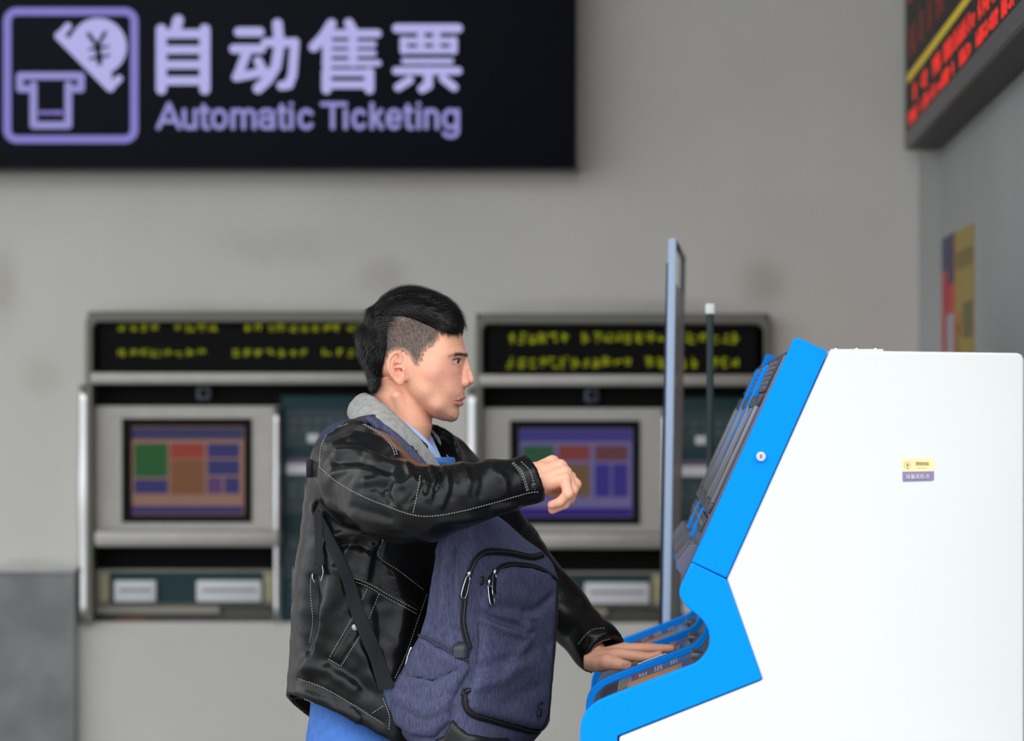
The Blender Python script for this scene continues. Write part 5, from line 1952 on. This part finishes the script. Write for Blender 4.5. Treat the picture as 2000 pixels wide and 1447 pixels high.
tube('neckband', nbp + np.array([0.003, -0.003, -0.004]), 0.007, m_knit, sweater, n=10)

# trousers and shoes
tv = Vol((HX - .25, -.30, 0.03), (HX + .25, .30, P(0, 1320)[2]), 0.006)
sl, X, Y, Z = tv.win((HX - .25, -.3, 0.82), tv.lo + tv.n * tv.h)
tv.f[sl] = np.broadcast_to(torso(tv, sl, X, Y, Z, -0.046), tv.f[sl].shape)
for s in (-1, 1):
    hy = s * 0.090
    tv.chain([(HX + 0.005 + s * .035, hy, 0.90, .100), (HX + 0.02 + s * 0.02, hy * 1.1, 0.50, .080), (HX - 0.02 + s * 0.03, hy * 1.2, 0.06, .068)], 0.02)
tvv, tvf = tv.mesh()
m_jean = mat('trouser_blue', srgb(64, 112, 190), 0.85, var=(60, 0.18), bump=(160, 0.5, 0.002, (1, 1, 0.04)))
trousers = mesh_obj('trousers', relax(tvv, tvf, 2), tvf, m_jean, person, smooth=True, label='blue ribbed trousers')
for s in (-1, 1):
    sh = Vol((HX - .2, s * .108 - .07, -0.0), (HX + .26, s * .108 + .07, .14), 0.005)
    fx = HX - 0.02 + s * 0.03
    sh.chain([(fx - .05, s * .108, .05, .042), (fx + .06, s * .108, .045, .048), (fx + .15, s * .112, .036, .036)], 0.02)
    sh.cone((fx - .02, s * .108, .06), (fx - .02, s * .108, .12), .045, .045, .01)
    sh.plane((0, 0, 0.004), (0, 0, -1))
    a1, a2 = sh.mesh()
    mesh_obj('shoe', relax(a1, a2, 2), a2, mat('shoe_black', (0.02, 0.02, 0.02), 0.4), person, smooth=True)

# ------------------------------------------------------------------ backpack worn on the chest
m_bag = mat('bag_fabric', srgb(84, 86, 112), 0.9, spec=0.15, var=(420, 0.75, srgb(52, 54, 80)), stretch=(1, 1, 0.16), bump=(900, 0.35, 0.0008), bumps=((26, 0.35, 0.006),))
m_bag2 = mat('bag_fabric_dark', srgb(66, 66, 86), 0.9, spec=0.15, var=(420, 0.7, srgb(44, 45, 62)), stretch=(1, 1, 0.16), bump=(900, 0.35, 0.0008))
m_web = mat('webbing_black', srgb(32, 33, 37), 0.8, spec=0.2, bump=(800, 0.5, 0.0008))
m_zip = mat('zip_black', srgb(18, 18, 20), 0.6, spec=0.3)
m_met = mat('zip_metal', srgb(200, 200, 204), 0.25, metal=1.0)
m_bl = mat('bag_leather', (0.012, 0.012, 0.013), 0.4, spec=0.35)
#        py    A    B    C   depth
BS = [(1000, 915, 935, 962), (1022, 880, 930, 992), (1050, 858, 926, 1022), (1075, 850, 922, 1058), (1100, 847, 916, 1080), (1130, 842, 909, 1090), (1165, 837, 905, 1091), (1200, 832, 903, 1090), (1240, 820, 908, 1087), (1275, 800, 914, 1085), (1310, 785, 918, 1081),
      (1345, 760, 913, 1077), (1380, 756, 912, 1072), (1410, 760, 915, 1066), (1432, 772, 922, 1056), (1450, 800, 930, 1040), (1462, 840, 935, 1010)]
BSp = np.array(BS, float)
YB, YC = -0.265, -0.035
rows = 90
NS = 96
pys = np.linspace(1000, 1462, rows)
bagV = []
for py in pys:
    a, b, c = [np.interp(py, BSp[:, 0], BSp[:, q]) for q in (1, 2, 3)]
    Bp, Cp = P(b, py, YB), P(c, py, YC)
    ya = YB + 0.62 * (b - a) * 0.00088
    Ap = P(a, py, ya)
    Dp = Cp + (Ap - Bp)
    cor = [Ap, Bp, Cp, Dp]
    ring_ = []
    for q in range(4):
        p, r = cor[q], cor[(q + 1) % 4]
        e = r - p
        nn = np.array([e[1], -e[0], 0])
        nn /= np.linalg.norm(nn) + 1e-9
        for t in np.linspace(0, 1, NS // 4, endpoint=False):
            ring_.append(p + e * t + nn * (0.012 if q == 1 else 0.006) * 4 * t * (1 - t))
    R_ = np.array(ring_)
    for _ in range(14):
        R_ = 0.25 * np.roll(R_, 1, 0) + 0.5 * R_ + 0.25 * np.roll(R_, -1, 0)
    bagV.append(R_)
# traced corner positions are kept after rounding: push the rows back out
bagV = np.array(bagV)
bagV[:, :, :] = bagV
for _ in range(2):
    bagV[1:-1] = 0.25 * bagV[:-2] + 0.5 * bagV[1:-1] + 0.25 * bagV[2:]
for i, py in enumerate(pys):
    xs_ = PXY(bagV[i])[0]
    a, c = np.interp(py, BSp[:, 0], BSp[:, 1]), np.interp(py, BSp[:, 0], BSp[:, 3])
    lo_, hi_ = xs_.min(), xs_.max()
    sc_ = (c - a) / (hi_ - lo_)
    d_ = (bagV[i][:, 1] - CAMY) / FPX
    bagV[i][:, 0] = ((a + (xs_ - lo_) * sc_) - VPX) * d_
V = bagV.reshape(-1, 3)
F = []
for i in range(rows - 1):
    for q in range(NS):
        F.append((i * NS + q, (i + 1) * NS + q, (i + 1) * NS + (q + 1) % NS, i * NS + (q + 1) % NS))
F = np.array(F)
N = vnormals(V, F)
cen = bagV.mean((0, 1))
if ((V - cen) * N).sum() < 0:
    F = F[:, ::-1]
    N = -N
bfold = [([(870, 1060), (866, 1120), (862, 1190), (858, 1250)], 7, .006), ([(884, 1070), (880, 1130), (882, 1200), (892, 1250)], 6, -.007), ([(895, 1090), (892, 1150), (893, 1220)], 5, .004), ([(850, 1090), (846, 1160), (838, 1220)], 6, -.005),
         ([(930, 1290), (960, 1300)], 8, .003), ([(800, 1320), (850, 1330), (890, 1310)], 8, -.005), ([(780, 1360), (840, 1390), (880, 1370)], 9, .005)]
V = sculpt(V, N, bfold)
N = vnormals(V, F)
bag_bvh = bvh_of(V, F.tolist())
bag = thing('backpack', 'slate blue fabric backpack with black zips worn on the chest', 'backpack', P(930, 1462, -0.15))
fl_ = F.tolist() + [list(range(NS))[::-1] if False else list(range(NS)), list(range((rows - 1) * NS, rows * NS))[::-1]]
body_ = mesh_obj('main_body', V, fl_, m_bag, bag, smooth=True)

# front pocket
fp_poly = [(950, 1142), (960, 1124), (975, 1109), (997, 1104), (1037, 1108), (1068, 1120), (1087, 1136), (1086, 1181), (1079, 1293), (1070, 1400), (1062, 1418), (1050, 1425), (1035, 1424), (997, 1415), (958, 1404), (926, 1395), (912, 1382), (909, 1350), (920, 1330), (929, 1300), (933, 1250), (931, 1212), (938, 1165)]
pocket = slab('front_pocket', fp_poly, bag_bvh, 0.013, 16, m_bag, bag, step=4.0)
pv = np.array([v.co[:] for v in pocket.data.vertices])
pf = [tuple(p.vertices) for p in pocket.data.polygons]
px, py = PXY(pv)
dd = np.zeros(len(pv))
for ln, w, amp in [([(940, 1195), (975, 1212), (1010, 1222), (1035, 1238)], 7, -.007), ([(938, 1208), (980, 1228), (1020, 1240)], 8, .006), ([(1030, 1195), (1050, 1190), (1080, 1165)], 9, -.005), ([(1045, 1215), (1065, 1250), (1080, 1275)], 8, -.005), ([(1035, 1225), (1030, 1260), (1000, 1300)], 10, .004),
                   ([(1055, 1205), (1080, 1240)], 9, .005), ([(945, 1300), (1000, 1290), (1040, 1270)], 12, -.004), ([(930, 1340), (980, 1330), (1020, 1300)], 13, .004), ([(970, 1160), (1020, 1165)], 14, .003), ([(1000, 1370), (1050, 1340)], 16, -.003), ([(965, 1185), (1020, 1190)], 10, -.003)]:
    dd += 1.7 * amp * np.exp(-(seg_dist(px, py, ln) / w) ** 2)
dd *= np.clip(poly_sdf(px, py, fp_poly) / 8, 0, 1)
pv = pv + np.array([0.45, -0.85, 0.1]) * dd[:, None]
pocket.data.vertices.foreach_set('co', pv.ravel())
pocket.data.update()
tri = [tuple(p) for p in pf]
full_bvh = BVHTree.FromPolygons([tuple(v) for v in np.vstack([V, pv])], [tuple(f) for f in F.tolist()] + [tuple(i + len(V) for i in f) for f in tri])


def zipper(name, line, width, parent, bv, lift=0.002, teeth=None):
    p_, n_ = project_line(bv, spline(line, 60), lift, 5.0)
    p_ = np.array(p_)
    for _ in range(3):
        p_[1:-1] = 0.25 * p_[:-2] + 0.5 * p_[1:-1] + 0.25 * p_[2:]
        n_[1:-1] = 0.25 * n_[:-2] + 0.5 * n_[1:-1] + 0.25 * n_[2:]
    z = strap(name, p_, n_, width, 0.004, m_zip, parent)
    tube('zip_coil', p_ + n_ * 0.0024, 0.0016, teeth or mat('zip_coil', srgb(44, 44, 48), 0.4), z, n=6)
    return z


zipper('zip', [(1058, 1084), (1037, 1089), (997, 1080), (961, 1077), (940, 1080), (925, 1096), (915, 1122), (909, 1152), (905, 1186), (903, 1214), (909, 1242), (917, 1268)], 0.012, bag, bag_bvh)
zipper('zip', [(1085, 1133), (1068, 1119), (1037, 1107), (997, 1103), (976, 1108), (963, 1122), (952, 1138)], 0.011, bag, full_bvh)
zipper('zip', [(910, 1345), (907, 1366), (911, 1384), (924, 1396), (958, 1406), (997, 1417), (1035, 1427), (1050, 1427), (1063, 1417), (1069, 1402)], 0.012, bag, full_bvh)
tube('edge_piping', project_line(full_bvh, [(1087, 1136), (1086, 1181), (1079, 1293), (1070, 1400)], 0.0005, 6)[0], 0.0022, m_zip, bag)
tube('seam_piping', project_line(full_bvh, [(933, 1216), (935, 1250), (931, 1296)], 0.0002, 5)[0], 0.0009, m_bag2, bag)


def pull(top, bot, w, bv):
    """slider and framed tab"""
    a, n1_ = onto(bv, *top, 0.005)
    b, n2_ = onto(bv, *bot, 0.006)
    ax = b - a
    L = np.linalg.norm(ax)
    ax /= L
    nn = n1_ - ax * np.dot(n1_, ax)
    nn /= np.linalg.norm(nn)
    si = np.cross(ax, nn)
    w2 = w / 2
    lp = [a + si * w2 * 0.5 + ax * L * .15, a + si * w2 * 0.9 + ax * L * .3, b + si * w2, b - si * w2, a - si * w2 * 0.9 + ax * L * .3, a - si * w2 * 0.5 + ax * L * .15, a + si * w2 * 0.5 + ax * L * .15]
    o = tube('zip_pull', spline(lp, 40), 0.0011, m_met, bag, n=6)
    q = [a + ax * L * .28 + si * w2 * .75, b - ax * 0.001 + si * w2 * .85, b - ax * 0.001 - si * w2 * .85, a + ax * L * .28 - si * w2 * .75]
    Vq = q + [p_ + nn * 0.0015 for p_ in q]
    mesh_obj('pull_tab', np.array(Vq), [(0, 1, 2, 3), (7, 6, 5, 4), (0, 4, 5, 1), (1, 5, 6, 2), (2, 6, 7, 3), (3, 7, 4, 0)], m_zip, o)
    tube('slider', [a - ax * 0.004, a, a + ax * 0.006], [0.003, 0.0042, 0.003], m_met, o, n=8)


pull((914, 1118), (902, 1164), 0.009, bag_bvh)
pull((962, 1114), (964, 1160), 0.010, full_bvh)
pull((951, 1134), (958, 1176), 0.010, full_bvh)
# badge with worn marks
p_, nn = onto(full_bvh, 1052, 1384, 0.002)
up_ = np.array([0.10, 0.05, 1.0])
up_ -= nn * np.dot(up_, nn)
up_ /= np.linalg.norm(up_)
si = np.cross(up_, nn)


def plate(name, cu, cs, hu, hs, th, off, m, par):
    q = [p_ + up_ * (cu + a_) + si * (cs + b_) + nn * off for a_, b_ in ((-hu, -hs), (-hu, hs), (hu, hs), (hu, -hs))]
    Vq = q + [v + nn * th for v in q]
    return mesh_obj(name, np.array(Vq), [(0, 3, 2, 1), (4, 5, 6, 7), (0, 1, 5, 4), (1, 2, 6, 5), (2, 3, 7, 6), (3, 0, 4, 7)], m, par)


bd = plate('badge', 0, 0, 0.0125, 0.0062, 0.002, 0, mat('badge_dark', srgb(30, 30, 34), 0.3, metal=0.5), bag)
plate('badge_rim', 0, -0.0052, 0.012, 0.0007, 0.001, 0.002, m_met, bd)
for cu, cs, hu, hs in ((0.007, 0.001, 0.0011, 0.0032), (0.003, 0.0025, 0.003, 0.0007), (-0.003, 0.001, 0.0008, 0.003), (-0.0065, -0.001, 0.003, 0.0007), (-0.0095, 0.0015, 0.0008, 0.0026)):
    plate('badge_mark', cu, cs, hu, hs, 0.0008, 0.002, m_met, bd)

# side pocket with the bottle
sp_poly = [(823, 1240), (845, 1250), (867, 1263), (890, 1276), (912, 1290), (920, 1305), (903, 1335), (884, 1371), (882, 1408), (850, 1440), (803, 1437), (768, 1412), (758, 1385), (762, 1350), (787, 1312), (806, 1268)]
slab('side_pocket', sp_poly, bag_bvh, 0.011, 14, m_bag, bag, step=4.0)
tube('pocket_hem', project_line(bag_bvh, spline([(823, 1241), (845, 1250), (867, 1263), (890, 1277), (913, 1291)], 20), 0.006, 4)[0], 0.0022, m_bag2, bag)
bp, bn_ = onto(bag_bvh, 900, 1270, -0.003)
bt = thing('bottle', 'dark rounded bottle cap peeking out of the backpack side pocket', 'bottle', bp + np.array([0, 0, -0.06]))
prof = [(0.0155 * math.sin(math.radians(t_)), 0.0155 * math.cos(math.radians(t_))) for t_ in range(1, 92, 9)] + [(0.0150, -0.012)]


def lathe(name, prof, c, m, par, n=24):
    Vl, Fl = [], []
    for r, z in prof:
        for q in range(n):
            t = 2 * math.pi * q / n
            Vl.append(c + np.array([r * math.cos(t), r * math.sin(t), z]))
    for i in range(len(prof) - 1):
        for q in range(n):
            Fl.append((i * n + q, (i + 1) * n + q, (i + 1) * n + (q + 1) % n, i * n + (q + 1) % n))
    return mesh_obj(name, np.array(Vl), Fl, m, par, smooth=True)


lathe('cap', prof, bp, mat('bottle_dark', srgb(44, 46, 54), 0.45), bt)
lathe('bottle_body', [(0.015, -0.012), (0.014, -0.016), (0.014, -0.10), (0.0, -0.102)], bp + np.array([-0.004, 0.016, 0]), mat('bottle_grey', srgb(36, 37, 42), 0.5), bt)
# leather corner, tab and metal bar
slab('leather_base', [(884, 1402), (896, 1418), (915, 1432), (960, 1440), (1000, 1440), (990, 1458), (860, 1458), (846, 1446), (868, 1436)], bag_bvh, 0.010, 8, m_bl, bag, step=4.0)
slab('leather_tab', [(896, 1360), (903, 1349), (912, 1343), (922, 1342), (921, 1352), (912, 1358)], full_bvh, 0.005, 4, m_bl, bag, step=2.5)
slab('leather_tab', [(935, 1128), (944, 1122), (948, 1134), (942, 1146), (935, 1142)], full_bvh, 0.004, 4, m_bl, bag, step=2.5)
tube('metal_bar', project_line(bag_bvh, [(808, 1264), (800, 1284), (795, 1302)], 0.004, 5)[0], 0.0022, m_met, bag)
slab('anchor_patch', [(745, 1343), (764, 1330), (790, 1327), (778, 1345), (770, 1370), (762, 1392), (754, 1370)], BVHTree.FromPolygons([tuple(v) for v in np.vstack([V, JV])], [tuple(f) for f in F.tolist()] + [tuple(int(i) + len(V) for i in f) for f in JF]), 0.004, 8, mat('bag_patch', srgb(58, 72, 104), 0.9, bump=(800, 0.4, 0.0008)), bag, step=3.5)

# shoulder strap: padded front, back pad, ring and webbing
p_, n_ = project_line(jac_bvh, spline([(722, 826), (742, 838), (764, 856), (786, 880), (806, 904), (822, 926)], 40), 0.007, 4)
p_, n_ = [], []
for (a_, b_) in spline([(722, 826), (742, 838), (764, 856), (786, 880), (806, 904), (824, 928)], 40):
    q_, w_ = onto(jac_bvh, a_, b_, 0.007)
    if q_ is None or q_[1] < -0.175:
        q_, w_ = P(a_, b_, -0.165), np.array([0.35, -0.85, 0.4])
    p_.append(q_)
    n_.append(w_)
p_, n_ = np.array(p_), np.array(n_)
for _ in range(8):
    p_[1:-1] = 0.25 * p_[:-2] + 0.5 * p_[1:-1] + 0.25 * p_[2:]
    n_[1:-1] = 0.25 * n_[:-2] + 0.5 * n_[1:-1] + 0.25 * n_[2:]
front_end = p_[0]
strap('shoulder_strap', p_, n_, np.linspace(0.022, 0.046, len(p_)), 0.010, m_bag, bag)
bpts = spline(np.array([front_end, P(700, 823, -.125), P(665, 829, -.145), P(637, 848, -.150), P(618, 880, -.135), P(609, 915, -.125), P(608, 950, -.125), P(617, 984, -.14)]), 60)
bnor = np.tile(np.array([-0.75, -0.45, 0.4]), (60, 1))
bnor[:, 2] = np.linspace(1.4, -0.1, 60)
strap('shoulder_strap', bpts, bnor, np.linspace(0.026, 0.034, 60), 0.009, m_bag2, bag)
box('strap_buckle', *[float(v) for v in (P(600, 0, -.13)[0], P(612, 0, -.13)[0], -.155, -.115, P(0, 932, -.13)[2], P(0, 897, -.13)[2])], m_zip, bag, bevel=0.003)
rc = P(620, 994, -.16)
rp = [rc + np.array([0.008 * math.cos(t), -0.004 * math.sin(t), 0.015 * math.sin(t)]) for t in np.linspace(0, 2 * math.pi, 28)]
tube('strap_ring', rp, 0.0028, m_zip, bag, n=8)
for line, w in (([(624, 1000), (650, 1062), (680, 1140), (712, 1232), (738, 1306), (752, 1345)], np.linspace(0.016, 0.030, 60)), ([(628, 1002), (631, 1050), (630, 1104)], 0.020)):
    p_, n_ = project_line(jac_bvh, spline(line, 60), 0.010, 6)
    for _ in range(25):
        p_[1:-1] = 0.25 * p_[:-2] + 0.5 * p_[1:-1] + 0.25 * p_[2:]
        n_[1:-1] = 0.25 * n_[:-2] + 0.5 * n_[1:-1] + 0.25 * n_[2:]
    ww = np.interp(np.linspace(0, 1, len(p_)), np.linspace(0, 1, 60), w) if np.ndim(w) else w
    strap('webbing', p_, n_, ww, 0.0025, m_web, bag)
lb, ln_ = onto(jac_bvh, 628, 1112, 0.010)
box('ladder_buckle', lb[0] - 0.009, lb[0] + 0.009, lb[1] - 0.004, lb[1] + 0.004, lb[2] - 0.009, lb[2] + 0.009, m_zip, bag, bevel=0.002)
tube('buckle_wire', spline(np.array([lb + np.array(q) for q in ((0.008, -0.005, 0.010), (0.010, -0.006, -0.004), (0.006, -0.005, -0.020))]), 12), 0.0008, m_met, bag, n=6)
tube('buckle_wire', spline(np.array([lb + np.array(q) for q in ((-0.008, -0.005, -0.006), (-0.008, -0.006, -0.014), (-0.004, -0.005, -0.022))]), 12), 0.0008, m_met, bag, n=6)
